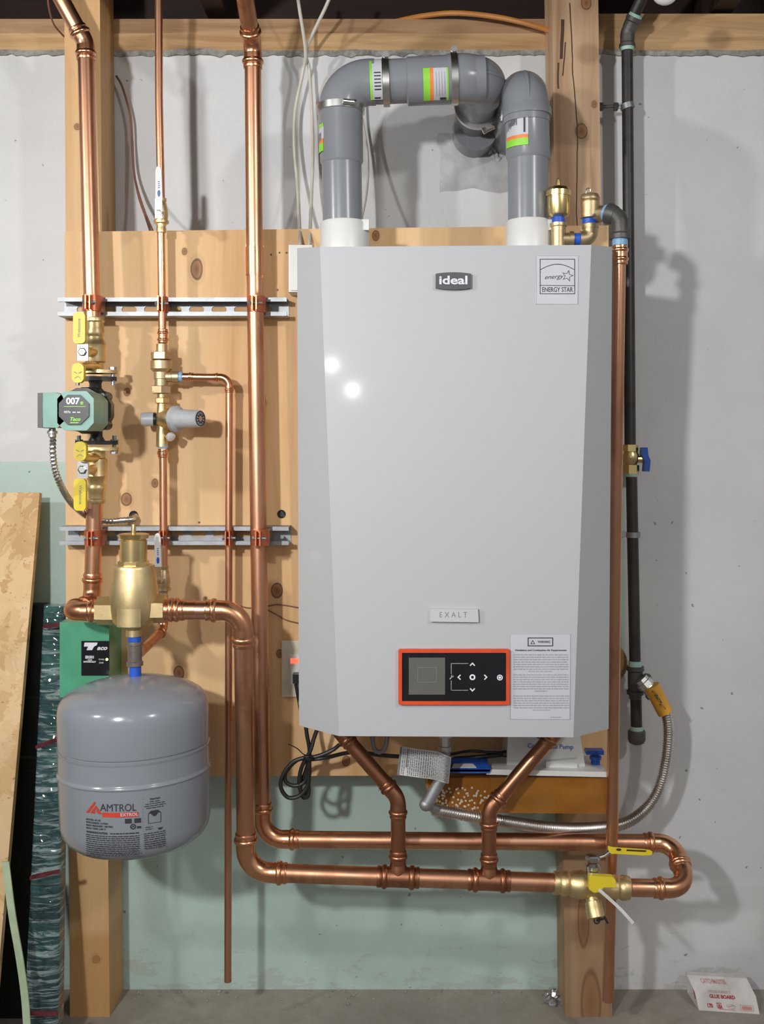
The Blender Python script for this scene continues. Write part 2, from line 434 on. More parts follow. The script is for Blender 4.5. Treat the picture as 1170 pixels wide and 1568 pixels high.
# painted concrete wall
m, nt, b = newmat('painted_concrete'); M['wall'] = m
pos = nt.nodes.new('ShaderNodeNewGeometry').outputs['Position']
sx = nt.nodes.new('ShaderNodeSeparateXYZ'); nt.links.new(pos, sx.inputs[0])
nsm = noise_n(nt, coords(nt), 40, 3)
def math_n(op, a, b_=None):
    n = nt.nodes.new('ShaderNodeMath'); n.operation = op
    for i, q in enumerate((a, b_)):
        if q is None: continue
        if isinstance(q, (int, float)): n.inputs[i].default_value = q
        else: nt.links.new(q, n.inputs[i])
    return n.outputs[0]
zc_ = math_n('ADD', sx.outputs['Z'], math_n('MULTIPLY', nsm, .006)); xc_ = math_n('ADD', sx.outputs['X'], math_n('MULTIPLY', nsm, .006))
mint = math_n('MULTIPLY', math_n('LESS_THAN', zc_, W(0, 707, 0).z+.003), math_n('LESS_THAN', xc_, W(957, 0, 0).x+.003))
mint = math_n('MULTIPLY', mint, math_n('SUBTRACT', 1.0, math_n('MULTIPLY', math_n('LESS_THAN', zc_, W(0, 1000, 0).z), math_n('GREATER_THAN', xc_, W(905, 0, 0).x))))
big = noise_n(nt, coords(nt), 3.5, 5, .6)
wht = ramp(nt, big, [(.3, (.60, .605, .615)), (.7, (.69, .695, .70))])
mnt = ramp(nt, big, [(.3, (.42, .55, .50)), (.7, (.54, .69, .645))])
c = mix(nt, mint, wht, mnt)
pit = noise_n(nt, coords(nt), 70, 2, .4); c = mix(nt, ramp(nt, pit, [(.735, 0.0), (.77, .75)]), c, (.16, .15, .13))
# bare, peeled paint towards the floor
pe = noise_n(nt, coords(nt, (1, 1, 3)), 11, 8, .75)
low = nt.nodes.new('ShaderNodeMapRange'); nt.links.new(sx.outputs['Z'], low.inputs[0]); low.inputs[1].default_value = 0; low.inputs[2].default_value = .16; low.inputs[3].default_value = .16; low.inputs[4].default_value = -.05
pf = math_n('GREATER_THAN', math_n('ADD', pe, low.outputs[0]), .66)
c = mix(nt, math_n('MULTIPLY', pf, .35), c, (.40, .37, .32))
dirt = noise_n(nt, coords(nt), 2.2, 4, .6); c = mix(nt, ramp(nt, dirt, [(.55, 0.0), (.8, .22)]), c, (.40, .38, .33))
nt.links.new(c, b.inputs['Base Color']); b.inputs['Roughness'].default_value = .55
hh = math_n('ADD', noise_n(nt, coords(nt), 110, 5, .6), math_n('MULTIPLY', noise_n(nt, coords(nt), 9, 4), 2.5)); bump(nt, b, hh, .28, .0025)
def rough_mat(name, a, b2, sc=40, st=.6):
    m, nt, b = newmat(name); n = noise_n(nt, coords(nt), sc, 8, .7)
    n2 = noise_n(nt, coords(nt), 4, 4)
    c = ramp(nt, n, [(.3, a), (.65, b2)]); c = mix(nt, ramp(nt, n2, [(.4, 0.0), (.7, .4)]), c, tuple(q*.6 for q in a))
    nt.links.new(c, b.inputs['Base Color']); b.inputs['Roughness'].default_value = .85; bump(nt, b, n, st, .004); return m
M['mortar'] = rough_mat('raw_mortar', (.16, .15, .13), (.50, .49, .45), 60, .9)
M['mortar_w'] = rough_mat('patch_mortar', (.42, .42, .43), (.58, .58, .59), 22, .5)
M['floor'] = rough_mat('concrete_floor', (.30, .265, .22), (.42, .385, .34), 16, .35)

# ------------------------------------------------------------------ the room
struct('wall_back', MB().box((0, .10, W(0, 82, 0).z/2), 5, .2, W(0, 82, 0).z), M['wall'])
struct('floor', MB().box((0, -1.3, -.05), 5, 3.0, .1), M['floor'])
zt = W(0, 82, 0).z
mb = MB(); N = 260
rs = []
for i in range(N+1):
    x = -1.3+2.6*i/N
    a = noise.noise(V((x*14, 0, 3)))*.006+noise.noise(V((x*60, 0, 9)))*.006
    b_ = noise.noise(V((x*9, 5, 3)))*.003
    rs.append([V((x, .18, zt-.01)), V((x, -.004+b_, zt-.005+a)), V((x, -.008+b_, zt+.004)), V((x, -.004-b_, zt+.016+a*.4)), V((x, .18, zt+.018))])
mb.rings(rs); struct('trim_1', mb, M['mortar'], 40)
mb = MB(); mb.boxpx(-400, 51, 1600, 77, -.14, .008); mb.bevel(.002, 1); struct('trim_2', mb, M['plate'])
mb = MB(); mb.boxpx(-400, 29, 880, 51, -.14, .003); mb.bevel(.002, 1); struct('trim_3', mb, M['plate2'])
mb = MB(); mb.boxpx(890, 21, 1600, 52, -.14, .006); mb.bevel(.002, 1); struct('trim_4', mb, M['plate'])
zj = W(0, 29, 0).z
mb = MB(); mb.box((0, .16, zj+.12), 5, .04, .26); struct('trim_5', mb, M['joist'])
struct('ceiling', MB().box((0, -.55, zj+.27), 5, 1.5, .02), M['joist'])
for i, jx in enumerate((-1.0, -.35, .62, 1.05)):
    mb = MB(); mb.box((jx, -.5, zj+.135), .04, 1.28, .24); struct('trim_%d' % (6+i), mb, M['joist'])

# mortar patch where the two vent pipes go through the wall
mb = MB(); N = 28; rs = []
for j in range(13):
    r_ = []
    for i in range(N+1):
        u = i/N; v_ = j/12
        px = 672+150*u; py = 205+88*v_
        edge = min(u, 1-u, v_, 1-v_)*2
        prof = math.sin(min(1, edge*3)*PI/2)
        bulge = .012*math.exp(-((v_-.68+.10*math.sin(u*5))/.18)**2)+.004
        h = prof*(bulge+.006*abs(noise.noise(V((px*.09, py*.09, 1))))+.004*noise.noise(V((px*.2, py*.2, 4))))
        jit = noise.noise(V((px*.05, py*.05, 8)))*7
        p = W(px+jit*(1-prof), py+jit*(1-prof), 0); r_.append(V((p.x, -h-.0004, p.z)))
    rs.append(r_)
mb.rings(rs, caps=False, closed=False); struct('trim_10', mb, M['mortar_w'], 60)
mb = MB()
for k in range(26):
    a = k/25; px = 757+random.uniform(-6, 7); py = 180+a*78
    mb.sphere(W(px, py, .01), random.uniform(.004, .008), (1, .8, 1.3), 8)
mb.jitter(.004, 130); struct('trim_11', mb, M['mortar_w'], 60)

# ------------------------------------------------------------------ posts and boards
def slab(corners, d0, d1, bev=.002):
    """front outline in photo pixels at depth d1, extruded straight back to d0"""
    mb = MB(); mb.prism([W(x, y, d1) for x, y in corners], BK*(d1-d0))
    if bev: mb.bevel(bev, 2)
    return mb
t = thing('wooden_post', 'light pine post with board edge strip, beside the leaning strand board', 'post', W(135, 1557, .1))
zl = lambda d: 690+ZC*F/(D-d)
obj('post_board', slab([(98, -80), (152, -80), (168, zl(.1)), (107, zl(.1))], .005, .10), M['post_l'], t)
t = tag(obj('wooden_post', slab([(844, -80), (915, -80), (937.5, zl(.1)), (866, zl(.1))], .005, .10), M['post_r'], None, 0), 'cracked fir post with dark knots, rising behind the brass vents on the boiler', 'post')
t = thing('plywood_board', 'large pine plywood backing board behind the boiler and copper pipes', 'board', W(515, 1189, .118))
obj('board_panel', slab([(99, 355), (932, 345), (932, 1186), (102, 1190)], .10, .118, .0012), M['ply'], t)
for x, y in ((415, 390), (428, 387), (439, 387), (425, 444), (305, 800), (247, 818), (315, 916), (335, 830), (150, 370)):
    obj('screw_head', MB().lathe(W(x, y, .1181), FR, [(0, 1.6), (.3, 1.2), (.4, .2)], 10, S(.118)), M['ironfit'], t)
for x, y, r in ((431, 787, 6.5), (205, 789, 7)):
    g = MB(); g.lathe(W(x, y, .1175), FR, [(0, r), (1.6, r), (2.2, r-1), (1.9, r-2), (1.2, r-2.6), (1.2, .1)], 24, S(.118))
    obj('hole_grommet', g, M['black'], t, label='black hole grommet')

# leaning strand board at the left
def lean(x_top, x_bot, ytop, dtop, dfl, width, thick, xw=None):
    """panel leaning on the wall: right edge real x from x_top; foot on the floor"""
    pt = W(x_top, ytop, dtop); zf = 0; pb = V((pt.x+x_bot, -dfl, zf))
    dirn = (pt-pb).normalized(); nrm = X.cross(dirn)
    if nrm.y > 0: nrm = -nrm
    return pt, pb, nrm
pt, pb, nr = lean(61, -.005, 754, .05, .285, .5, .015)
mb = MB(); w_ = V((-.45, 0, 0)); mb.prism([pt, pt+w_, pb+w_, pb], -nr*.014); mb.bevel(.0012, 1)
for v in mb.bm.verts: v.co += noise.noise_vector(v.co*60)*.001
o = tag(obj('strand_board', mb, M['osb'], None, 0), 'tan strand board leaning on the wall at the far left', 'board')
# wrapped bundle
def wrapslab(x0t, x1t, yt, dt, x0b, x1b, db, th, amp, nx=14, nz=150):
    mb = MB(); A = W(x0t, yt, dt); B = W(x1t, yt, dt); kz = 1.0
    a0 = V(((x0b-CX)*(D-db)/F, -db, 0)); b0 = V(((x1b-CX)*(D-db)/F, -db, 0)); rs = []
    for j in range(nz+1):
        v_ = j/nz; L = A.lerp(a0, v_); R = B.lerp(b0, v_); row = []
        for i in range(nx+1):
            p = L.lerp(R, i/nx); e_ = math.sin(PI*min(1, max(0, i/nx)))
            p += FR*(noise.noise(V((p.x*16, 0, p.z*70+p.x*60)))*amp*e_+.006*e_**.4)
            row.append(p)
        row += [R+BK*th, L+BK*th]; rs.append(row)
    mb.rings(rs); return mb
t = thing('wrapped_bundle', 'teal panel bundle in glossy stretch film, between strand board and grey tank', 'bundle', (W(60, 1500, .2).x, -.2, 0))
obj('film_wrap', wrapslab(67, 99, 928, .075, 34, 88, .25, .03, .005), M['wrap'], t, 50)
M['redband'] = plain('red_band', (.12, .025, .032), .2, 0, .4, 60)
for y0, x0, x1, dy in ((960, 66, 98, -3), (1145, 54, 93, -14), (1345, 46, 91, -10), (1553, 40, 87, 0)):
    dd = lambda y: .090+(y-928)/640*.178
    pts = [W(x0+(x1-x0)*q, y0+dy*q, dd(y0)+.012) for q in (0, .25, .5, .75, 1)]
    rs = [[p+UP*.004, p-UP*.003, p-UP*.003+BK*.004, p+UP*.004+BK*.004] for p in pts]
    obj('red_band', MB().rings(rs).jitter(.0015, 80), M['redband'], t, label='dark red band under the film')
o = tag(obj('gap_shade', wrapslab(-60, 70, 925, .03, -80, 62, .10, .02, .002), M['film_shade'], None, 50), 'dark film streaked sheet standing for shade in the gap behind the leaning strand board', 'panel')  # added sheet whose dark colour stands for the shaded gap
mb = MB(); pts = smoothpx([(8, 1320, .262), (18, 1400, .268), (30, 1470, .274), (38, 1530, .28), (42, 1590, .29)], 6)
mb.rings([[p+LF*.006, p+RT*.006, p+RT*.006+BK*.003, p+LF*.006+BK*.003] for p in pts])
tag(obj('strap', mb, M['strap'], None), 'pale green strap hanging loose between strand board and wrapped bundle', 'strap')

# ------------------------------------------------------------------ pipe builders
def press(mb, p, dr, r):
    """crimped socket end of a press fitting: p = mouth, dr = into the fitting, r = pipe radius"""
    mb.lathe(p, dr, [(0, 1.0), (0, 1.10), (.10, 1.14), (.34, 1.14), (.40, 1.09), (.50, 1.09), (.58, 1.22), (.74, 1.29), (.92, 1.29), (1.06, 1.20), (1.14, 1.10), (1.30, 1.10), (1.9, 1.07)], 24, r)
def pipe_run(parent, pts, R, r, tail=1.9, mat='copper', fmat='copper_fit', fits=None, seg=24, ends=(0, 0)):
    """pts: world points; interior points become elbows of bend radius R (list or number) and pipe radius r"""
    n = len(pts); Rs = R if isinstance(R, (list, tuple)) else [R]*(n-2)
    tl = tail if isinstance(tail, (list, tuple)) else [tail]*(n-2)
    cur = pts[0]
    for i in range(1, n-1):
        a, b_, c_ = pts[i-1], pts[i], pts[i+1]
        arc, t = arc_pts(a, b_, c_, Rs[i-1]); T = tl[i-1]*r
        u = (a-b_).normalized(); v = (c_-b_).normalized()
        m0 = b_+u*(t+T); m1 = b_+v*(t+T)
        if (m0-cur).dot((b_-cur)) > 0 and (m0-cur).length > r*.3: obj('pipe', MB().tube([cur, m0], r, seg), M[mat], parent)
        mb = MB(); mb.tube([m0]+arc+[m1], r*1.07, seg)
        if T > r*.9: press(mb, m0, -u, r); press(mb, m1, -v, r)
        obj('elbow', mb, M[fmat], parent); cur = m1
    obj('pipe', MB().tube([cur, pts[-1]], r, seg), M[mat], parent)
def coupling(parent, p, dr, r, mat='copper_fit', name='coupling', ln=2.6):
    mb = MB(); press(mb, p-dr*ln*r/2, dr, r); press(mb, p+dr*ln*r/2, -dr, r); mb.tube([p-dr*ln*r*.4, p+dr*ln*r*.4], r*1.07, 24)
    return obj(name, mb, M[mat], parent)

# left supply pipe (1 inch): from the ceiling down to the upper shut-off valve
R1 = 12.6*S(.19)
t = thing('copper_pipe', 'thick copper pipe with angled top, leftmost, running down the pine post into the pump valve', 'pipe', W(142, 492, .185))
pipe_run(t, [W(62, -60, .20), W(131, 66, .175), W(141.5, 492, .185)], .030, R1, 1.6)
# lower part below pump, U loop into air separator
t = thing('copper_pipe', 'thick copper pipe under the circulator, looping forward into the left of the brass separator', 'pipe', W(143, 930, .2))
pipe_run(t, [W(145, 768, .185), W(141, 926, .185), V((W(141,926,.185).x-.003, -.31, W(0, 936, .31).z)), W(157, 936, .31)], [.026, .030], R1, [1.9, 1.3])

# middle copper pipe: top, down, header, u-turn to the valve (r ~ 12 px)
R2 = 12.4*S(.19)
t = thing('copper_pipe', 'tall middle copper pipe turning right at the bottom into the upper header and U-turn', 'pipe', W(400, 1280, .19))
dU = .195
pipe_run(t, [W(366, -60, .32), W(387, 70, .185), W(390, 400, .18), W(402.5, 1285, .19), W(1032, 1291, dU), W(1053, 1361, .27), W(958, 1359, .27)],
         [.030, 2.0, .036, .030, .030], R2*1.04, [1.6, 0, 1.9, 1.6, 1.7])
# second pipe: separator -> down -> lower header with tees
R3 = 14.3*S(.29)
t = thing('copper_pipe', 'copper pipe from the brass separator down to the lower header with two tees', 'pipe', W(372, 1335, .27))
pipe_run(t, [W(250, 934, .31), W(372, 935, .31), W(377, 1335, .265), W(860, 1352, .27)], [.034, .040], R3, [1.7, 1.9])
press(q := MB(), W(251, 934, .31), RT, R3); q.tube([W(251, 934, .31), W(300, 934, .31)], R3*1.02, 24); press(q, W(283, 934, .31), LF, R3); obj('coupling', q, M['copper_fit'], t)
hd = (W(860, 1352, .27)-W(377, 1335, .265)).normalized()
def on_header(px):
    q = (px-377)/(860-377); return W(377, 1335, .265).lerp(W(860, 1352, .27), q)
for px in (610, 749):
    c = on_header(px); mb = MB(); L = 2.3*R3
    press(mb, c-hd*L, hd, R3); press(mb, c+hd*L, -hd, R3); mb.tube([c-hd*L*.8, c+hd*L*.8], R3*1.09, 24)
    mb.lathe(c, UP, [(0, 1.0), (1.15, .95), (1.5, .84), (2.3, .84)], 24, R3)
    press(mb, c+UP*R3*2.9, DN, R3*.80)
    obj('tee', mb, M['copper_dark'], t, label='dark tee fitting with shade in its colour')
# risers from the boiler into the tees
R4 = 11.3*S(.27)
for (x0, y0, xk, yk, px, lab) in ((500, 1096, 608, 1222, 610, 'dark copper pipe slanting from the lower left of the boiler into the left tee'),
                                  (872, 1096, 749, 1240, 749, 'dark copper pipe slanting from the lower right of the boiler into the right tee')):
    c = on_header(px)+UP*R3*2.6
    t = thing('slanted_copper_pipe', lab, 'pipe', c)
    k0 = W(xk, yk, .268); k0.x = c.x
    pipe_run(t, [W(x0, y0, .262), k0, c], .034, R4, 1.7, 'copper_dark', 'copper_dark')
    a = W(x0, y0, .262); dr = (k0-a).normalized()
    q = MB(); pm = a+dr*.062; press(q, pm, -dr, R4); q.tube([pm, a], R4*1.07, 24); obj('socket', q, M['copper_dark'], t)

# small water pipe from ceiling to top valve, then down to backflow preventer
r5 = 6.0*S(.17)
t = thing('thin_copper_pipe', 'thin copper pipe dropping from the ceiling into the white levered valve above the board', 'pipe', W(247, 322, .165))
obj('pipe', MB().tube([W(243, -60, .165), W(243.5, 150, .165), W(247, 322, .165)], r5, 20), M['copper'], t)
t = thing('thin_copper_pipe', 'thin copper pipe between the top small valve and the brass backflow preventer', 'pipe', W(249, 528, .165))
obj('pipe', MB().tube([W(246.5, 350, .165), W(249, 526, .165)], r5, 20), M['copper'], t)
coupling(t, W(249.5, 515, .165), DN, r5*1.12, ln=3.2)
t = thing('thin_copper_pipe', 'thin copper pipe below the grey knobbed regulator, down to the lower small valve', 'pipe', W(250, 868, .165))
obj('pipe', MB().tube([W(249.5, 688, .165), W(251, 866, .165)], r5, 20), M['copper'], t)
coupling(t, W(249.5, 694, .165), DN, r5*1.12, ln=2.0)
t = thing('thin_copper_pipe', 'short thin copper pipe curving from the lower small valve into the iron tank tee', 'pipe', W(238, 985, .22))
pipe_run(t, [W(249, 898, .165), W(250, 965, .165), W(214, 1000, .31)], .018, r5*1.15, 1.0)
# relief drain pipe
t = thing('drain_pipe', 'thin copper drain pipe with open end above the floor, left of the thick pipes', 'pipe', W(349, 1503, .165))
r6 = 5.6*S(.165)
pipe_run(t, [W(274, 577, .165), W(351, 578, .165), W(349, 1503, .165)], .016, r6, 1.7)
press(q := MB(), W(296, 577, .165), LF, r6); q.tube([W(296, 577, .165), W(274, 577, .165)], r6*1.1, 20); obj('socket', q, M['copper_fit'], t)

# copper discharge pipe right of the boiler
r7 = 9.6*S(.34)
t = thing('discharge_pipe', 'long straight copper discharge pipe along the right side of the boiler, open near the floor', 'pipe', W(933, 1500, .22))
obj('pipe', MB().tube([W(949, 382, .35), W(944, 720, .32), W(938, 1250, .236), W(931, 1532, .216)], r7, 24), M['copper'], t)
coupling(t, W(949.5, 390, .349), DN, r7*1.06, ln=3.0)

# ------------------------------------------------------------------ strut channels and clamps
def strut(x0, x1, yc, label):
    d0, d1 = .1185, .160
    t = thing('strut_channel', label, 'channel', W((x0+x1)/2, yc+14, d1), 'steel strut channels across the board')
    a = W(x0, yc, d1); b_ = W(x1, yc, d1); h = 14*S(d1); lip = .007; th = .0022; zc = a.z
    mb = MB()
    for s in (1, -1):
        sec = [(-d0, zc+s*h), (-d1, zc+s*h), (-d1, zc+s*(h-lip)), (-d1+.006, zc+s*(h-lip)), (-d1+.006, zc+s*(h-lip+th)), (-d1+th, zc+s*(h-lip+th)), (-d1+th, zc+s*(h-th)), (-d0, zc+s*(h-th))]
        mb.rings([[V((x, y, z)) for y, z in sec] for x in (a.x, b_.x)])
    mb.bevel(.0008, 2); obj('flange', mb, M['zinc'], t)
    mb = MB(); L = b_.x-a.x; loops = [[(0, -h+th), (L, -h+th), (L, h-th), (0, h-th)]]
    x = .022
    while x+.03 < L-.004: loops.append(rrect(x, -.0055, x+.027, .0055, .0054)[::-1]); x += .0405
    shape_mb(mb, loops, lambda u, v, w: V((a.x+u, -d0-.001+w, zc+v)), .001)
    obj('slotted_back', mb, M['zinc'], t, label='slotted back web')
    return t
strut(88, 439, 469.5, 'upper slotted steel strut channel, just below the board knot')
strut(91, 442, 820.5, 'lower slotted steel strut channel, behind the top of the brass separator')
def clamp(x, y, d, rp, mat, label):
    k = S(d); c = W(x, y, d); t = thing('pipe_clamp', label, 'clamp', c-UP*.016, 'pipe clamps on the strut channels')
    r = rp*k; h = 12*k; mb = MB()
    mb.lathe(c-UP*h, UP, [(0, r*1.02), (0, r*1.16), (2*h, r*1.16), (2*h, r*1.02)], 24)
    mb.box(c+BK*(r*.6+.010)+LF*r*.98, .002, .022, 2*h); mb.box(c+BK*(r*.6+.010)+RT*r*.98, .002, .022, 2*h)
    obj('clamp_band', mb, mat, t)
    mb = MB()
    e0 = c+FR*(r*1.05+.006)
    mb.box(e0+LF*.0035, .002, .016, 2*h*.9); mb.box(e0+RT*.0035, .002, .016, 2*h*.9)
    mb.bevel(.0006, 1); obj('clamp_ear', mb, mat, t)
    mb = MB(); mb.lathe(e0+LF*.010, RT, [(0, .0042), (.003, .0042)], 6); mb.tube([e0+LF*.010, e0+RT*.013], .0019, 10); mb.lathe(e0+RT*.004, RT, [(0, .0040), (.003, .0040)], 6)
    obj('clamp_bolt', mb, M['zinc'], t)
clamp(141, 465, .185, 12.6, M['clamp'], 'copper coloured clamp on upper strut channel around the leftmost thick pipe')
clamp(249, 466, .165, 6, M['clamp'], 'small clamp on upper strut channel around the thin pipe')
clamp(392.5, 466, .183, 12, M['clamp'], 'copper coloured clamp on upper strut channel around the middle thick pipe')
clamp(144, 823, .185, 12.6, M['clamp'], 'copper coloured clamp on lower strut channel under the circulator')
clamp(251, 823, .165, 6, M['clamp'], 'small clamp on lower strut channel behind the white valve lever')
clamp(351, 823, .165, 5.6, M['clamp'], 'small clamp on lower strut channel around the thin drain pipe')
clamp(398, 823, .217, 12, M['clamp'], 'copper coloured clamp on lower strut channel around the middle thick pipe')

# ------------------------------------------------------------------ boiler
t = boil = thing('boiler', 'large white wall hung boiler with angled side facets and black control panel', 'boiler', W(695, 1127, .30))
dB, dF = .385, .45
def face_ring(y0, y1, lx0, rx0, lx1, rx1): pass
back = [W(455, 380, dB), W(937.5, 378, dB), W(932, 1116, dB), W(458, 1111, dB)]
front = [W(490, 378, dF), W(905.5, 375, dF), W(878, 1129, dF), W(519, 1127, dF)]
mb = MB(); vb = [mb.bm.verts.new(p) for p in back]; vf = [mb.bm.verts.new(p) for p in front]
vk = [mb.bm.verts.new(V((p.x, -.136, p.z))) for p in back]
mb.bm.faces.new(vf)
for i in range(4):
    j = (i+1) % 4
    mb.bm.faces.new((vb[i], vb[j], vf[j], vf[i])); mb.bm.faces.new((vk[i], vk[j], vb[j], vb[i]))
mb.bm.faces.new(vk[::-1])
mb.bevel(.0016, 3); obj('casing', mb, M['boiler'], t, 25)
def B(u, v, w=.0006): return W(u, v, dF) + FR*w   # point on front face by photo px
kf = S(dF)
def onf(cx, cy, rot=0, w=.0008, sl=0):
    c = W(cx, cy, dF); cr, sr = math.cos(rot), math.sin(rot)
    return lambda u, v, q=0: c+V((u*cr-v*sr, 0, u*sr+v*cr))*kf+FR*(w+q*kf)
# badge "ideal"
mb = MB(); L = []
for i in range(13):
    a = -1+2*i/12; L.append((a*27, 11+2.2*(1-a*a)))
for i in range(13):
    a = 1-2*i/12; L.append((a*27, -11-2.2*(1-a*a)))
bp = onf(694, 431); mb.prism([bp(u, v)-FR*.0009 for u, v in L], FR*.006); mb.bevel(.0008, 2)
bd = obj('brand_badge', mb, M['badge'], t, label='dark grey oblong badge reading ideal')
mb = MB(); text_mb(mb, 'ideal', 12.5, onf(694, 430.5, 0, .0064), .035, 43); obj('badge_lettering', mb, M['icon'], bd, 0)
# energy label
def sheet(x0, y0, x1, y1, mat, name, label, w=.0005, par=None, frame_=True):
    mb = MB(); mb.prism([W(x0, y0, dF), W(x1, y0, dF), W(x1, y1, dF), W(x0, y1, dF)], FR*w)
    return obj(name, mb, mat, par or t, 0, label)
def frame_mb(mb, x0, y0, x1, y1, th, w):
    c = onf(0, 0, 0, w); f = lambda u, v, q: W(u, -v, dF)+FR*w
    shape_mb(mb, [[(x0, -y0), (x1, -y0), (x1, -y1), (x0, -y1)], [(x0+th, -y0-th), (x0+th, -y1+th), (x1-th, -y1+th), (x1-th, -y0-th)]], f)
sh = MB(); sh.prism([W(821.5, 391, dF), W(886, 391.5, dF), W(884, 466.5, dF), W(819.5, 465.5, dF)], FR*.0005)
es = obj('energy_label', sh, M['sticker'], t, 0, 'white label with star and ENERGY STAR lettering')
mb = MB(); frame_mb(mb, 821, 391.5, 885.5, 466, .45, .0008); obj('label_border', mb, M['inkline'], es, 0)
mb = MB(); frame_mb(mb, 826.5, 396.5, 880.5, 450.5, 1.1, .0009)
f = lambda u, v, q=0: W(u, -v, dF)+FR*.0009
shape_mb(mb, [[(827, -436.6), (880, -437.2), (880, -438.1), (827, -437.5)]], f)
arc = [(827+53*i/20, -(414-11.5*math.sin(PI*(.08+.84*i/20))/1.0+2.2)) for i in range(21)]
shape_mb(mb, [[(x, y+.55) for x, y in arc]+[(x, y-.55) for x, y in arc[::-1]]], f)
st = [(869+ (9.5 if i % 2 == 0 else 4.0)*math.sin(PI*i/5+.25), -422.5+(9.5 if i % 2 == 0 else 4.0)*math.cos(PI*i/5+.25)) for i in range(10)]
st2 = [(869+(x-869)*.78, -422.5+(y+422.5)*.78) for x, y in st]
shape_mb(mb, [st, st2[::-1]], f)
# handwritten word as a thin ribbon with a text body
text_mb(mb, 'energy', 6.5, lambda u, v, q: W(847.5+u, 424-v-u*.06, dF)+FR*.0009, .0, 29, shear=.35)
text_mb(mb, 'ENERGY STAR', 7.2, lambda u, v, q: W(853.4+u, 443.9-v, dF)+FR*.0009, .01, 47)
obj('energy_print', mb, M['ink'], es, 0)
# EXALT plate
mb = MB(); mb.prism([W(659, 931, dF), W(731.5, 932, dF), W(732.5, 952, dF), W(659, 951, dF)], FR*.006); mb.bevel(.0014, 3)
ex = obj('name_plate', mb, M['plate_white'], t, 0, label='raised white name plate reading EXALT')
mb = MB(); text_mb(mb, 'E X A L T', 8.4, lambda u, v, q: W(694+u, 941.7-v, dF+.0061)+FR*.0003, -.012, 42); obj('plate_lettering', mb, M['ink2'], ex, 0)
# control panel
mb = MB(); f0 = lambda u, v, q=0: W(u, -v, dF)+FR*(.003-q)
shape_mb(mb, [rrect(610, -1078, 780, -993, 3), rrect(615.5, -1072.5, 774.5, -998.5, 1.5)[::-1]], f0, .003)
cp = obj('control_panel', mb, M['red'], t, label='black glass control panel in an orange red frame')
mb = MB(); mb.prism([W(613, 996, dF), W(777, 996, dF), W(777, 1075, dF), W(613, 1075, dF)], FR*.004); obj('panel_glass', mb, M['panel'], cp, 0)
mb = MB(); mb.prism([W(626, 1007, dF+.0041), W(681.5, 1007, dF+.0041), W(681.5, 1063.5, dF+.0041), W(626, 1063.5, dF+.0041)], FR*.0004); obj('lcd_screen', mb, M['screen'], cp, 0)
f1 = lambda u, v, q=0: W(u, -v, dF+.0046)
mb = MB()
def chev(cx, cy, a):
    L = [(-4.2, -2.2), (0, 2.2), (4.2, -2.2), (3.0, -3.4), (0, -.4), (-3.0, -3.4)]
    ca, sa = math.cos(a), math.sin(a); shape_mb(mb, [[(cx+x*ca-y*sa, -cy+x*sa+y*ca) for x, y in L]], f1)
chev(723.5, 1016.5, 0); chev(723.5, 1057, PI); chev(702.5, 1037, PI/2); chev(744.5, 1037, -PI/2)
shape_mb(mb, [circ(723.5, -1037, 4.5), circ(723.5, -1037, 2.3)[::-1]], f1)
shape_mb(mb, [circ(765.5, -1037.5, 4.4), circ(765.5, -1037.5, 3.0)[::-1]], f1); shape_mb(mb, [circ(765.5, -1037.5, 2.0)], f1)
obj('panel_icon', mb, M['icon'], cp, 0)
mb = MB()
for x0, y0, x1, y1 in ((690.6, 1016, 691.5, 1032), (690.6, 1042, 691.5, 1057.4), (690.6, 1015.6, 717, 1016.4), (690.6, 1056.6, 717, 1057.4)):
    shape_mb(mb, [[(x0, -y0), (x1, -y0), (x1, -y1), (x0, -y1)]], f1)
shape_mb(mb, [[(688, -1039.6), (689.4, -1040.6), (692.6, -1037), (694.6, -1036.6), (695, -1034.4), (693.2, -1035.8), (692, -1034.6), (693, -1033), (690.8, -1034), (690.9, -1036.2)]], f1)
for q in (4, 8, 12): frame_mb(mb, 634+q*.7, 1013+q, 674-q*.7, 1049-q*.7, .25, .0047) if q == 8 else None
obj('panel_line', mb, M['inkline'], cp, 0)
# warning sheet
mb = MB(); mb.prism([W(780.5, 970, dF), W(873.8, 970.5, dF), W(872, 1102, dF), W(782, 1101, dF)], FR*.0005)
ws = obj('warning_label', mb, M['sticker'], t, 0, 'white printed warning sheet beside the control panel')
mb = MB(); frame_mb(mb, 781, 970.5, 873.5, 1101.5, .5, .0008); obj('label_border', mb, M['inkline'], ws, 0)
mb = MB(); frame_mb(mb, 808, 976, 847, 989.5, 1.4, .0009)
text_mb(mb, 'WARNING', 3.6, lambda u, v, q: W(833+u, 982.8-v, dF)+FR*.0009, .02, 19)
shape_mb(mb, [[(812, -986.2), (819.4, -986.2), (815.7, -979.6)], [(813.6, -985.3), (815.7, -981.4), (817.8, -985.3)]], f)
text_mb(mb, 'Ventilation and Combustion Air Requirements', 2.8, lambda u, v, q: W(828+u, 995.5-v, dF)+FR*.0009, .03, 79)
obj('warning_print', mb, M['ink'], ws, 0)
mb = MB(); rnd = random.Random(3)
def rows(mb, ys, cx, hw, fn, th=1.5):
    for y, sh_ in ys:
        x = cx-hw*sh_
        while x < cx+hw*sh_:
            w_ = min(rnd.uniform(2, 8), cx+hw*sh_-x); 
            if w_ < .6: break
            n = max(1, int(w_/3))
            for i in range(n):
                xa = x+w_*i/n; xb = x+w_*(i+1)/n
                mb.quad(fn(xa, y-th/2), fn(xb, y-th/2), fn(xb, y+th/2), fn(xa, y+th/2))
            x += w_+1.1
fs = lambda u, v: W(u, v, dF)+FR*.0009
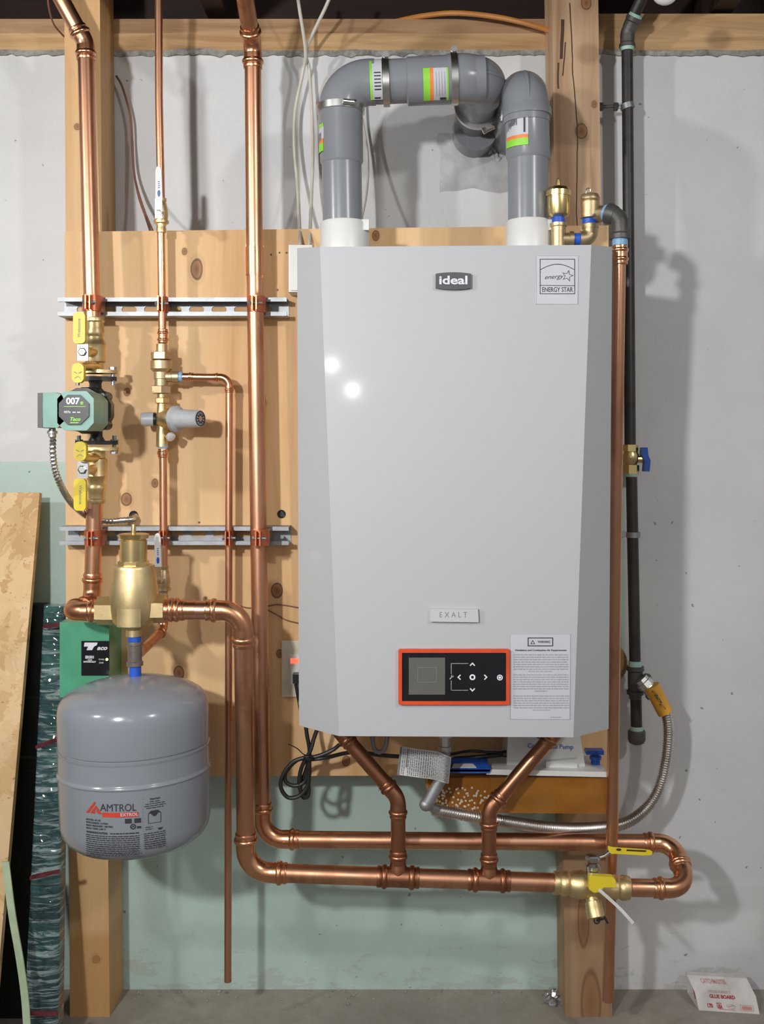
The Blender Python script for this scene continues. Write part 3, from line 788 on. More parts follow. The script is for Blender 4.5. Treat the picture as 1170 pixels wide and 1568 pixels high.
rows(mb, [(1002.5+3.65*i, (1 if i < 7 else .45)) for i in range(8)], 828, 42, fs)
rows(mb, [(1033.2+3.55*i, (1 if i < 7 else .22)) for i in range(8)], 828, 42.5, fs)
rows(mb, [(1065.5+3.6*i, (1 if i < 6 else .32)) for i in range(7)], 829, 42.5, fs)
rows(mb, [(1098, 1)], 851, 8, fs)
obj('warning_small_print', mb, M['inkline'], ws, 0)
# top collars
for x, y, r in ((528, 352, 37.5), (810, 350, 35.5)):
    mb = MB(); dd = .27; c = W(x, 392, dd); k = S(dd)
    mb.lathe(c, UP, [(0, r), (48+(0 if x < 600 else 2), r), (51+(0 if x < 600 else 2), r-2), (51+(0 if x < 600 else 2), r-6)], 40, k)
    o = obj('vent_collar', mb, M['white_plastic'], t)
    mb = MB(); px = x+33 if x < 600 else x+35
    mb.boxpx(px-8, 336, px+4, 352, dd+.005, dd+.026); mb.bevel(.002, 2); l = obj('port_cap', mb, M['white_plastic'], o)
mb = MB(); 
mb.lathe(W(845, 347, .28), RT, [(0, 5), (4, 5), (4, 3)], 14, S(.28)); obj('port_cap', mb, M['white_plastic'], o)
# stubs under the casing
mb = MB(); k = S(.28)
mb.lathe(W(681, 1110, .28), DN, [(0, 12), (18, 12)], 24, k); mb.lathe(W(681, 1128, .28), DN, [(0, 8), (14, 8), (15, 10), (22, 10)], 6, k)
obj('gas_inlet', mb, M['steel'], t, 20)

# ------------------------------------------------------------------ flue (left) and air pipe (right), grey plastic
dV = .27; kV = S(dV)
def hose_clamp(parent, c, ax, r, sd):
    """steel band with a screw housing at direction sd"""
    ax = ax.normalized(); mb = MB(); w_ = .0055
    mb.lathe(c-ax*w_, ax, [(0, r), (0, r+.0012), (2*w_, r+.0012), (2*w_, r)], 40)
    sd = sd.normalized(); u = ax.cross(sd).normalized(); hp = c+sd*(r+.005)
    o = obj('hose_clamp', mb, M['steel'], parent, label='stainless hose clamp')
    mb = MB(); mb.tube([hp-u*.009, hp+u*.009], .0045, 12); mb.lathe(hp+u*.009, u, [(0, .0052), (.004, .0052)], 8)
    mb.box(c+sd*(r+.002), .012, .010, .006)
    obj('clamp_screw', mb, M['steel'], o)
def ribs(mb, ctr, a, b_, R, r): pass
t = thing('flue_pipe', 'grey plastic flue pipe bridging left to right above the boiler with steel clamps', 'flue', W(524, 345, dV))
pA = W(525, 352, dV); pB = W(521, 128, dV); pC = W(742, 119, dV); pD = V((pC.x-.004, .005, pC.z-.004))
obj('pipe', MB().tube([pA, W(523, 240, dV)], 30.5*kV, 32), M['pvc'], t)
mb = MB(); a = W(523.5, 252, dV); ax = (pB-a).normalized()
mb.lathe(a, ax, [(0, 30.6), (4, 33), (80, 33.5), (83, 35.5), (90, 35.5)], 40, kV); obj('socket', mb, M['pvc'], t)
arc, tt = arc_pts(pA, pB, pC, .047, 14)
mb = MB(); mb.tube([arc[0]+(arc[0]-arc[1])*.3]+arc+[arc[-1]+(pC-pB).normalized()*.012], 34.5*kV, 40); e1 = obj('elbow', mb, M['pvc'], t)
dh = (pC-pB).normalized()
mb = MB(); mb.tube([arc[-1], pC], 33*kV, 40); obj('pipe', mb, M['pvc'], t)
mb = MB(); mb.lathe(W(622, 125, dV), dh, [(0, 33), (2, 36), (66, 36.6), (68, 34)], 40, kV); obj('socket', mb, M['pvc'], t)
mb = MB(); arc2, t2 = arc_pts(pB, pC, pD, .042, 16)
mb.tube([arc2[0]-dh*.020]+arc2+[arc2[-1]+(pD-pC).normalized()*.020], 37*kV, 40); e2 = obj('elbow', mb, M['pvc'], t)
mb = MB(); bis = ((pB-pC).normalized()+(pD-pC).normalized()).normalized()
# moulded strengthening ribs on the outside of the bend
for o_, s in ((-.006, 1),):
    pts = [p+((p-(pC+(bis*(.042/math.sin(PI/4))))).normalized()*36.0*kV) for p in arc2[2:-2]]
    mb.tube(pts, [.0012+.0022*math.sin(PI*i/(len(pts)-1)) for i in range(len(pts))], 10)
obj('elbow_rib', mb, M['pvc'], e2)
mb = MB(); mb.tube([arc2[-1]+BK*.015, pD], 33*kV, 40); mb.lathe(W(729, 196, .065), BK, [(0, 30), (0, 36), (45, 36)], 40, kV*1.05); obj('wall_pipe', mb, M['pvc'], t)
hose_clamp(t, W(521.5, 168, dV), UP, 36*kV, (FR+RT*.35))
hose_clamp(t, W(591, 126.5, dV), dh, 35*kV, UP)
hose_clamp(t, W(695, 121, dV), dh, 38*kV, UP)
hose_clamp(t, V((pC.x-.001, -.135, pC.z-.003)), BK, 38*kV, (DN+RT*.5))
def cyl_label(par, c, ax, front, r, u0, u1, v0, v1, mat, name='pipe_label', off=.0006):
    """label on a cylinder: u = degrees around from the front direction, v = metres along the axis"""
    ax = ax.normalized(); side = ax.cross(front).normalized(); mb = MB(); rs = []; N = max(2, int(abs(u1-u0)/5))
    for i in range(N+1):
        a = math.radians(u0+(u1-u0)*i/N); n = front*math.cos(a)+side*math.sin(a)
        rs.append([c+n*(r+off)+ax*v0, c+n*(r+off)+ax*v1, c+n*(r-.0008)+ax*v1, c+n*(r-.0008)+ax*v0])
    mb.rings(rs); return obj(name, mb, mat, par)
# labels on the bridge pipe
fr = FR
def lab(par, c, ax, r, u0, u1, L, bands, code=True):
    base = cyl_label(par, c, ax, FR, r, u0, u1, 0, L, M['sticker'], 'pipe_label')
    for a, b_, mt in bands: cyl_label(base, c, ax, FR, r, u0, u1, a*L, b_*L, M[mt], 'label_band', .0009)
    return base
l1 = lab(t, W(647, 123.5, dV), dh, 36.8*kV, -9, 70, .041, [(0, .26, 'green_label'), (.26, .40, 'orange_label'), (.93, 1.0, 'green_label')])
cyl_label(l1, W(670, 123.5, dV), dh, FR, 36.8*kV, 60, 66, .002, .012, M['ink'], 'label_mark', .0010)
for q in range(4): cyl_label(l1, W(666+q*4.2, 123.5, dV), dh, FR, 36.8*kV, 0, 55, 0, .0007, M['inkline'], 'label_text', .0010)
l2 = lab(t, W(567, 127.5, dV), dh, 34.6*kV, -54, 62, .020, [(0, .18, 'green_label')])
for q in range(6): cyl_label(l2, W(573.5, 127.5, dV), dh, FR, 34.6*kV, -8+q*8, -5+q*8, 0, .011, M['ink'], 'bar_code', .0010)
cyl_label(l2, W(573, 127.5, dV), dh, FR, 34.6*kV, 54, 58, 0, .010, M['ink'], 'label_mark', .0010)
l3 = lab(t, W(522.5, 237, dV), UP, 33.4*kV, -84, -50, .046, [(0, .30, 'green_label'), (.30, .45, 'orange_label'), (.88, 1, 'green_label')])
cyl_label(l3, W(522.5, 220, dV), UP, FR, 33.4*kV, -78, -60, 0, .013, M['ink2'], 'bar_code', .0010)

t = thing('air_intake_pipe', 'grey plastic pipe rising from the boiler and elbowing into the wall beside the post', 'pipe', W(809, 345, dV))
qA = W(809, 350, dV); qB = W(805, 134, dV); qD = V((qB.x-.004, .005, qB.z-.004))
obj('pipe', MB().tube([qA, W(808.5, 232, dV)], 31*kV, 32), M['pvc'], t)
mb = MB(); a = W(809, 246, dV); ax = (qB-a).normalized()
mb.lathe(a, ax, [(0, 31.1), (5, 33.6), (72, 34)], 40, kV); obj('socket', mb, M['pvc'], t)
mb = MB(); mb.lathe(W(807, 180, dV), ax, [(0, 33), (0, 37.5), (12, 37.5), (15, 35.5), (20, 35)], 40, kV)
arc3, t3 = arc_pts(qA, qB, qD, .040, 16); mb.tube([arc3[0]-ax*.02]+arc3+[arc3[-1]+BK*.03], 35.5*kV, 40); e3 = obj('elbow', mb, M['pvc'], t)
mb = MB(); ctr = qB+((qA-qB).normalized()+(qD-qB).normalized()).normalized()*(.040/math.sin(PI/4))
pts = [p+(p-ctr).normalized()*34.6*kV for p in arc3[1:-3]]
mb.tube(pts, [.001+.0028*math.sin(PI*i/(len(pts)-1)) for i in range(len(pts))], 10); obj('elbow_rib', mb, M['pvc'], e3)
mb = MB(); mb.tube([arc3[-1]+BK*.02, qD], 34*kV, 40); obj('wall_pipe', mb, M['pvc'], t)
l4 = lab(t, W(808.5, 231, dV), UP, 34.1*kV, -76, -6, .053, [(0, .22, 'green_label'), (.22, .33, 'orange_label'), (.88, 1, 'green_label')])
for q in range(6): cyl_label(l4, W(808.5, 200, dV), UP, FR, 34.1*kV, -62+q*5, -60+q*5, 0, .016, M['ink'], 'bar_code', .0010)
cyl_label(l4, W(808.5, 212, dV), UP, FR, 34.1*kV, -18, -13, 0, .026, M['ink'], 'label_mark', .0010)

# ------------------------------------------------------------------ brass fittings on top of boiler
dT = .30; kT = S(dT)
t = thing('brass_manifold', 'brass tee and elbow fittings on the boiler top under the two brass vents', 'fitting', W(875, 374, dT))
mb = MB(); mb.lathe(W(855, 384, dT), UP, [(0, 11.5), (36, 11.5), (37, 13), (42, 13)], 20, kT)
mb.lathe(W(855, 366, dT), RT, [(0, 9.5), (16, 9.5), (17, 12), (23, 12), (23, 8)], 20, kT); obj('brass_tee', mb, M['bronze'], t)
mb = MB(); mb.lathe(W(878, 366, dT), RT, [(0, 9), (12, 9)], 18, kT); obj('thread_tape', mb, M['blue_tape'], t, label='blue thread tape')
mb = MB(); a_, _ = arc_pts(W(888, 366, dT), W(904, 366, dT), W(904, 343, dT), 12*kT)
mb.tube([W(888, 366, dT)]+a_+[W(904, 347, dT)], 12*kT, 20); mb.lathe(W(904, 350, dT), UP, [(0, 13), (6, 14), (7, 13)], 20, kT); obj('brass_elbow', mb, M['bronze'], t)
t = thing('air_vent', 'round brass automatic air vent with ridged cap, on the boiler beside the white collar', 'valve', W(855, 344, dT))
mb = MB(); mb.lathe(W(855, 333, dT), UP, [(0, 10), (3, 16), (5, 17), (32, 17.5), (32, 19), (40, 19.3), (45, 16), (48, 8), (48, 4.5), (54, 4), (58, 3.4), (60, 1)], 32, kT); obj('vent_body', mb, M['brass'], t)
mb = MB(); mb.lathe(W(855, 346, dT), UP, [(0, 10.5), (14, 9.5)], 20, kT); obj('thread_tape', mb, M['blue_tape'], t, label='blue thread tape')
t = thing('relief_valve', 'brass relief valve with wire ring, feeding the black iron elbow', 'valve', W(904, 344, dT))
mb = MB(); mb.lathe(W(903.5, 336, dT), UP, [(0, 11), (2, 15), (26, 15.5), (28, 13.5), (30, 15.5), (33, 15.5), (38, 13), (40, 5)], 28, kT)
mb.lathe(W(905, 328, dT), RT+FR*.15, [(0, 14), (14, 13), (22, 12)], 22, kT); obj('valve_body', mb, M['bronze'], t)
mb = MB(); mb.lathe(W(903, 346, dT), UP, [(0, 12), (10, 12)], 20, kT); obj('thread_tape', mb, M['blue_tape'], t, label='blue thread tape')
mb = MB(); c = W(901, 293, dT)
mb.tube([c+V((math.cos(a)*3.5, 0, math.sin(a)*5))*kT for a in [2*PI*i/14 for i in range(15)]], .0009, 8)
mb.tube([c+V((1, 0, -3))*kT, c+V((12, -2, -4))*kT], .0007, 6); obj('pull_ring', mb, M['chrome'], t)
t = thing('iron_elbow', 'black iron elbow wrapped in pale blue tape above the copper discharge pipe', 'fitting', W(949, 375, .36))
e0 = W(926, 325, .335); e1_ = W(950, 332, .35); e2_ = W(949.5, 366, .35)
mb = MB(); a_, _ = arc_pts(e0, e1_, e2_, .018); k = S(.36)
mb.tube(a_+[e2_+UP*.006], 13*k, 24); dr_ = (e0-e1_).normalized()
mb.lathe(a_[0]-dr_*.004, dr_, [(0, 14), (8, 16), (14, 16)], 22, k); mb.lathe(e2_+UP*.010, DN, [(0, 14), (3, 16.5), (10, 16.5)], 22, k); obj('elbow_body', mb, M['ironfit'], t)
mb = MB(); mb.lathe(e0, -dr_, [(0, 12.5), (14, 12.5)], 20, k); mb.lathe(e0-dr_*.012, -dr_, [(0, 14), (6, 14)], 20, k); mb.lathe(e2_, DN, [(-4, 12), (10, 12)], 20, k)
obj('thread_tape', mb, M['lblue_tape'], t, label='pale blue thread tape')
mb = MB(); mb.lathe(e0-dr_*.010, -dr_, [(-2, 14.3), (3, 14.3)], 20, k); obj('seal_ring', mb, M['black'], t)

# ------------------------------------------------------------------ gas line
dG = .06; kG = S(dG)
t = thing('gas_pipe', 'long black iron gas pipe with capped drip leg, right of the boiler', 'pipe', W(975, 1140, dG))
gb = W(961, 70, dG); gt = W(963, 45, dG)
obj('pipe', MB().tube([W(960.5, 72, dG), W(965, 685, dG)], 8.7*kG, 20), M['iron'], t)
obj('pipe', MB().tube([W(967, 725, dG), W(972.5, 1016, dG)], 8.7*kG, 20), M['iron'], t)
obj('pipe', MB().tube([W(973.5, 1058, dG), W(975, 1125, dG)], 8.7*kG, 20), M['iron'], t)
tpd = (W(1010, -60, .12)-W(962, 42, dG)).normalized()
obj('pipe', MB().tube([W(962, 42, dG), W(1010, -60, .12)], 9.2*kG, 20), M['iron'], t)
mb = MB(); a_, _ = arc_pts(W(960.5, 80, dG), W(961, 50, dG), W(961, 50, dG)+tpd*.05, .018)
mb.tube([W(960.5, 68, dG)]+a_+[W(961, 50, dG)+tpd*.022], 11*kG, 22)
mb.lathe(W(960.5, 73, dG), UP, [(0, 12.5), (5, 12.5), (7, 11)], 22, kG); mb.lathe(W(961, 50, dG)+tpd*.030, -tpd, [(0, 12.8), (6, 12.8), (8, 11)], 22, kG); obj('iron_elbow', mb, M['ironfit'], t)
mb = MB(); mb.lathe(W(960.6, 78, dG), UP, [(0, 9.6), (6, 11), (6, 9)], 20, kG); mb.lathe(W(961, 50, dG)+tpd*.034, -tpd, [(-1, 9.9), (4, 11.4)], 20, kG)
mb.lathe(W(966.5, 730, dG), UP, [(0, 9.5), (5, 11)], 20, kG); mb.lathe(W(972.5, 1012, dG), DN, [(0, 9.6), (8, 10.6)], 20, kG); mb.lathe(W(975, 1112, dG), DN, [(0, 9.6), (10, 10.4)], 20, kG)
obj('thread_tape', mb, M['green_tape'], t, label='pale green thread tape')
mb = MB(); mb.lathe(W(973, 1020, dG), DN, [(0, 13), (6, 13.5), (8, 11.5), (36, 11.5), (38, 13.5), (43, 13), (44, 10), (50, 9.5)], 22, kG)
mb.lathe(W(974, 1042, dG), (RT*.75+FR*.65), [(0, 10.5), (14, 10.5), (15, 13), (20, 13)], 22, kG); obj('iron_tee', mb, M['ironfit'], t)
mb = MB(); mb.lathe(W(975, 1118, dG), DN, [(0, 12), (2, 13.5), (14, 13.5), (19, 11.5), (22, 6), (23, 1)], 22, kG); obj('end_cap', mb, M['ironfit'], t)
t = thing('gas_valve', 'small brass gas valve with blue butterfly handle on black pipe', 'valve', W(967, 728, dG))
mb = MB(); mb.lathe(W(965.5, 681, dG), DN, [(0, 12), (10, 12)], 6, kG); mb.lathe(W(966, 691, dG), DN, [(0, 10), (5, 12), (13, 12), (20, 9), (22, 10)], 20, kG); mb.lathe(W(967, 712, dG), DN, [(0, 12), (14, 12)], 6, kG)
mb.lathe(W(967, 703, dG), RT, [(0, 6), (16, 6), (16, 3), (20, 3)], 14, kG); obj('valve_body', mb, M['brass'], t, 25)
mb = MB(); mb.prism([W(984, 685, dG+.01), W(992, 685, dG+.01), W(993, 697, dG+.01), W(996.5, 705, dG+.01), W(995, 722, dG+.01), W(987, 722, dG+.01), W(988, 708, dG+.01), W(983, 697, dG+.01)], BK*.022); mb.bevel(.0015, 2)
obj('butterfly_handle', mb, M['blue'], t, label='blue butterfly handle')
for y, lx, lab_ in ((162, 920, 'grey pipe hanger holding the black gas pipe beside the cracked post top'), (818, 950, 'small steel split hanger on the black gas pipe below the blue handled valve')):
    xx = 960.5+(y-72)*.0122
    t = thing('pipe_hanger', lab_, 'hanger', W(xx, y+6, dG)); c = W(xx, y, dG)
    mb = MB(); mb.lathe(c+DN*.006, UP+LF*.25*(1 if y < 300 else .05), [(0, .0112), (0, .0132), (.010, .0132), (.010, .0112)], 24); mb.box(c+LF*.018+FR*0, .012, .004, .010); obj('hanger_band', mb, M['zinc'], t)
    mb = MB(); 
    if y < 300:
        mb.tube([W(916, y+2, dG), W(948, y, dG)], .0032, 10)
        for x in (920, 943): mb.lathe(W(x-3, y+1.5, dG), RT, [(0, 6.5), (6, 6.5)], 6, kG)
    else: mb.tube([W(966, y, dG-.008), W(955, y, .003)], .0032, 10); mb.lathe(W(952, y, dG-.02), RT, [(0, 5), (4, 5)], 6, kG)
    obj('hanger_rod', mb, M['ironfit'], t)

# flexible gas connector
t = thing('flexible_gas_hose', 'corrugated steel gas hose with orange tag, sweeping under the boiler', 'hose', W(1020, 1180, .08))
path = smoothpx([(1008, 1070, .10), (1020, 1092, .10), (1024, 1120, .10), (1021, 1160, .10), (1012, 1200, .10), (995, 1232, .105), (965, 1257, .12), (930, 1266, .135), (880, 1269, .17), (830, 1266, .20), (780, 1259, .22), (730, 1251, .238), (690, 1244, .25), (662, 1239, .26)], 10)
path = resample(path, .0022)
mb = MB(); rr = [(.0106 if (i % 2) else .0078) for i in range(len(path))]; rr = [q*1.0 for q in rr]
mb.tube(path, rr, 14); obj('corrugated_hose', mb, M['flexsteel'], t, 50)
a = W(986, 1045, .095); b_ = W(1008, 1070, .10)
mb = MB(); dr = (b_-a).normalized(); mb.lathe(a-dr*.008, dr, [(0, 10.5), (5, 10.5), (6, 12.5), (14, 12.5), (15, 10), (22, 11), (24, 13), (30, 13)], 8, kG); obj('flare_nut', mb, M['steel'], t, 25)
mb = MB(); tp = smoothpx([(998, 1050, .105), (1006, 1066, .105), (1013, 1080, .105), (1019, 1091, .105)], 5)
mb.tube(tp, .0145, 20); lb = obj('tag_sleeve', mb, M['tagorange'], t, label='orange printed tag sleeve')
mb = MB(); text_mb(mb, 'OED C', 11, lambda u, v, q: W(1008+v*.75*1+u*.50, 1071+u*.86-v*-.45*1, .1215), .03, 30); obj('tag_print', mb, M['ink'], lb, 0)
# rigid end pipe under boiler
t = thing('gas_tail_pipe', 'grey steel pipe bent under the boiler joining the corrugated hose', 'pipe', W(670, 1235, .33))
pts_ = [W(681, 1150, .28), W(679, 1186, .28), W(652, 1235, .28)]
a_, _ = arc_pts(pts_[0], pts_[1], pts_[2], .022)
mb = MB(); mb.tube([pts_[0]]+a_+[pts_[2]], 9.2*S(.28), 20); obj('pipe', mb, M['zinc'], t)
mb = MB(); mb.sphere(W(652, 1232, .28), 10*S(.28)); a_ = [W(652, 1232, .28), W(668, 1239, .262)]; mb.tube(a_, 7*S(.33), 16); obj('elbow', mb, M['zinc'], t)
# paper tag
t = thing('paper_tag', 'grey printed paper tag wrapped round the gas pipe under boiler', 'tag', W(645, 1195, .35))
mb = MB(); cs = [W(613, 1145, .36), W(670, 1151, .36), W(690, 1160, .365), W(692, 1170, .36), W(684, 1206, .36), (W(667, 1204, .355)), W(665, 1192, .355), W(609, 1186, .355)]
top = [W(613, 1143, 0.2950), W(640, 1147, 0.3030), W(670, 1151, 0.2960), W(682, 1156, 0.3005), W(691, 1160, 0.2920)]
bot = [W(608, 1186, 0.2950), W(636, 1190, 0.3030), W(666, 1194, 0.2960), W(678, 1198, 0.3005), W(687, 1200, 0.2920)]
mb.rings([[a, b, b+BK*.0006, a+BK*.0006] for a, b in zip(crom(top, 4), crom(bot, 4))]); pt_ = obj('tag_sheet', mb, M['paper'], t)
mb = MB(); T_ = crom(top, 4); Bt = crom(bot, 4)
def tagpt(u, v, e_=.0006):
    i = min(len(T_)-2, int(u*(len(T_)-1))); q = u*(len(T_)-1)-i
    return T_[i].lerp(T_[i+1], q).lerp(Bt[i].lerp(Bt[i+1], q), v)+FR*e_
def tq(u0, v0, u1, v1): mb.quad(tagpt(u0, v0), tagpt(u1, v0), tagpt(u1, v1), tagpt(u0, v1))
tq(.0, .0, .03, 1); tq(.105, .03, .125, .70)
rn = random.Random(5)
for j in range(34):
    u = .05+j*.0275
    if .10 < u < .13: continue
    v = .04
    while v < (.97 if j > 2 else .95):
        l_ = rn.uniform(.04, .14); tq(u, v, u+.011, min(.97, v+l_)); v += l_+.025
obj('tag_print', mb, M['ink2'], pt_, 0)

# ------------------------------------------------------------------ condensate pump below boiler
t = thing('condensate_pump', 'condensate pump with white cover and amber reservoir, under the boiler', 'pump', W(790, 1250, .20))
mb = MB(); mb.prism([W(650, 1192, .235), W(929, 1190, .235), W(928, 1246, .235), W(660, 1244, .235)], BK*.11)
mb.bevel(.003, 2); obj('reservoir', mb, M['amber'], t, label='amber see-through reservoir')
mb = MB(); mb.prism([W(655, 1196, .233), W(752, 1196, .233), W(752, 1241, .233), W(662, 1241, .233)], BK*.05); obj('media_bag', mb, M['amber_dark'], t)
mb = MB(); rn = random.Random(11)
for k in range(95):
    x = rn.uniform(662, 750); y = rn.uniform(1205, 1240); 
    if (x-662)+(1240-y)*1.2 < 22: continue
    mb.sphere(W(x, y, .2358), .0021, (1, .5, 1), 8)
obj('neutralizer_pellet', mb, M['pellet'], t, stuff=True)
mb = MB(); A = [W(640, 1172, .24), W(930, 1178, .24), W(930, 1190, .24), W(640, 1188, .24)]
mb.prism([W(745, 1178, .245), W(929, 1182, .245), W(929, 1190, .245), W(745, 1186, .245)], BK*.125); mb.bevel(.0015, 2); obj('lid', mb, M['white_plastic'], t)
mb = MB(); mb.prism([W(779, 1098, .215), W(884, 1098, .215), W(897, 1178, .215), W(776, 1174, .215)], BK*.085); mb.bevel(.003, 2); mc = obj('motor_cover', mb, M['white_plastic'], t, label='white motor cover')
mb = MB(); text_mb(mb, 'Condensate Pump', 7, lambda u, v, q: W(843+u, 1143-v+u*.03, .2155)+FR*.0004, .01, 70)
shape_mb(mb, [circ(840, -1124, 22, 20, .45), circ(840, -1124, 17, 20, .40)[::-1]], lambda u, v, q=0: W(u, -v, .2155)+FR*.0004); obj('cover_lettering', mb, M['blue'], mc, 0)
mb = MB(); mb.prism([W(836, 1166, .225), W(884, 1162, .225), W(884, 1182, .225), W(836, 1180, .225)], BK*.01); mb.bevel(.001, 1); obj('cover_lip', mb, M['white_plastic'], mc)
mb = MB(); mb.lathe(W(912, 1158, .2), DN, [(0, 9), (4, 9), (5, 7), (20, 7)], 16, S(.2)); mb.boxpx(898, 1150, 925, 1156, .18, .2); obj('float_switch', mb, M['blue'], t)
t = thing('blue_tray', 'blue plastic caddy lying beside the white pump cover', 'tray', W(725, 1186, .24))
mb = MB(); mb.prism([W(690, 1160, .22), W(746, 1162, .22), W(751, 1178, .25), W(684, 1178, .25)], DN*.004); mb.prism([W(684, 1177, .25), W(752, 1177, .25), W(749, 1184, .25), W(688, 1184, .25)], BK*.02); mb.bevel(.001, 1); obj('tray_body', mb, M['blue'], t)
mb = MB(); mb.prism([W(695, 1170, .237), W(724, 1170, .237), W(730, 1176, .249), W(692, 1176, .249)], UP*.001); obj('tray_paper', mb, M['paper'], t)
mb = MB(); mb.tube(smoothpx([(690, 1155, .2), (720, 1150, .21), (750, 1152, .21), (772, 1152, .2)], 6), .0025, 10)
mb.tube(smoothpx([(695, 1162, .2), (725, 1160, .21), (755, 1157, .21), (772, 1155, .2)], 6), .0040, 10); mb.lathe(W(770, 1154, .2), RT, [(0, 5), (5, 6)], 12, S(.2))
tag(obj('black_tubing', mb, M['black'], None), 'short black tubing pair lying over the blue caddy', 'tubing')

# ------------------------------------------------------------------ right end isolation valve
dI = .27; kI = S(dI)
t = thing('isolation_valve', 'brass union valve with yellow lever on lower header, right of the tees', 'valve', W(905, 1375, dI))
ih = hd; c0 = W(848, 1351.5, dI)
mb = MB(); mb.lathe(c0, (W(965, 1360, dI)-c0).normalized(), [(0, 14), (0, 17), (6, 17.5), (10, 16), (14, 18.5), (20, 18.5), (24, 16), (28, 19), (40, 21), (44, 21.5), (50, 19), (62, 18), (80, 18), (86, 17), (90, 18), (96, 18.5), (100, 16), (104, 18.5), (110, 18.5), (116, 17), (118, 14)], 28, kI)
obj('valve_body', mb, M['brass_cast'], t)
mb = MB(); mb.lathe(W(908, 1345, dI+.005), UP, [(0, 11), (14, 10), (14, 11.5), (20, 11.5), (24, 8)], 16, kI); mb.lathe(W(908, 1317, dI+.005), UP, [(0, 11), (4, 12), (8, 11), (9, 4)], 6, kI); obj('stem', mb, M['chrome'], t, 25)
mb = MB(); mb.tube([W(912, 1314, dI+.004), W(926, 1312, dI+.006), W(936, 1301, dI+.008)], .003, 8); mb.rings([[p+UP*.0065, p+UP*-.0065, p+DN*.0065+BK*.004, p+UP*.0065+BK*.004] for p in [W(932, 1301, dI+.01), W(965, 1304.5, dI+.01), W(996, 1306, dI+.01)]])
mb = MB(); mb.tube([W(914, 1314, dI+.004), W(926, 1310, dI+.006), W(937, 1302, dI+.008)], [.003, .003, .004], 10); obj('lever_arm', mb, M['chrome'], t)
mb = MB(); mb.rings([[W(x, y-h, dI+.012), W(x, y+h, dI+.012), W(x, y+h, dI+.002), W(x, y-h, dI+.002)] for x, y, h in ((931, 1298, 3), (936, 1302, 5.5), (945, 1302.5, 5), (985, 1305, 4.8), (995, 1305.5, 4), (999, 1306, 2))]); mb.bevel(.0012, 2); l = obj('yellow_lever', mb, M['yellow'], t, label='yellow coated lever')
mb = MB(); mb.prism([W(960, 1300.5, dI+.0125), W(990, 1302, dI+.0125), W(989, 1304.5, dI+.0125), W(959, 1303, dI+.0125)], FR*.0003); mb.prism([W(x+945, y+1301, dI+.0125) for x, y in circ(2.5, 0, 4, 12, .5)], FR*.0003); obj('lever_print', mb, M['ink'], l, 0)
mb = MB(); mb.prism([W(902, 1341, dI+.032), W(938, 1343, dI+.032), W(943, 1348, dI+.032), (W(943, 1359, dI+.032)), W(924, 1359, dI+.032), W(920, 1366, dI+.032), W(910, 1367, dI+.032), W(902, 1362, dI+.032)], BK*.012); mb.bevel(.002, 3); obj('yellow_handle', mb, M['yellow'], t, label='yellow stub handle')
mb = MB(); mb.lathe(W(908, 1352, dI), FR, [(0, 9), (.024/kI, 7)], 12, kI); obj('stem', mb, M['brass'], t)
dd_ = (DN*.85+FR*.5+RT*.12).normalized(); c1 = W(905, 1365, dI)
mb = MB(); mb.lathe(c1, dd_, [(0, 11), (14, 10), (15, 12.5), (24, 13), (26, 13.5), (38, 13), (39, 9), (40, 4)], 22, kI); dn_ = obj('drain_spout', mb, M['brass_cast'], t)
mb = MB(); ce = c1+dd_*42*kI; mb.tube([ce+(X*math.cos(a)*4+Z*math.sin(a)*4)*kI for a in [2*PI*i/12 for i in range(13)]], .0014, 8); mb.tube([ce, W(926, 1405, dI+.04), W(931, 1414, dI+.04)], [.0016, .003, .0015], 8); obj('cap_strap', mb, M['black'], dn_)
mb = MB(); pts = [W(917, 1362, dI+.035), W(935, 1378, dI+.04), W(952, 1394, dI+.045), W(970, 1414, dI+.05)]
mb.rings([[p+V((.0018, 0, .0018)), p+V((-.0018, 0, -.0018)), p+V((-.0018, .0006, -.0018)), p+V((.0018, .0006, .0018))] for p in crom(pts, 4)])
w_ = obj('hanging_tag', mb, M['card'], None); tag(w_, 'narrow white tag strip hanging from the yellow handled union valve', 'tag')

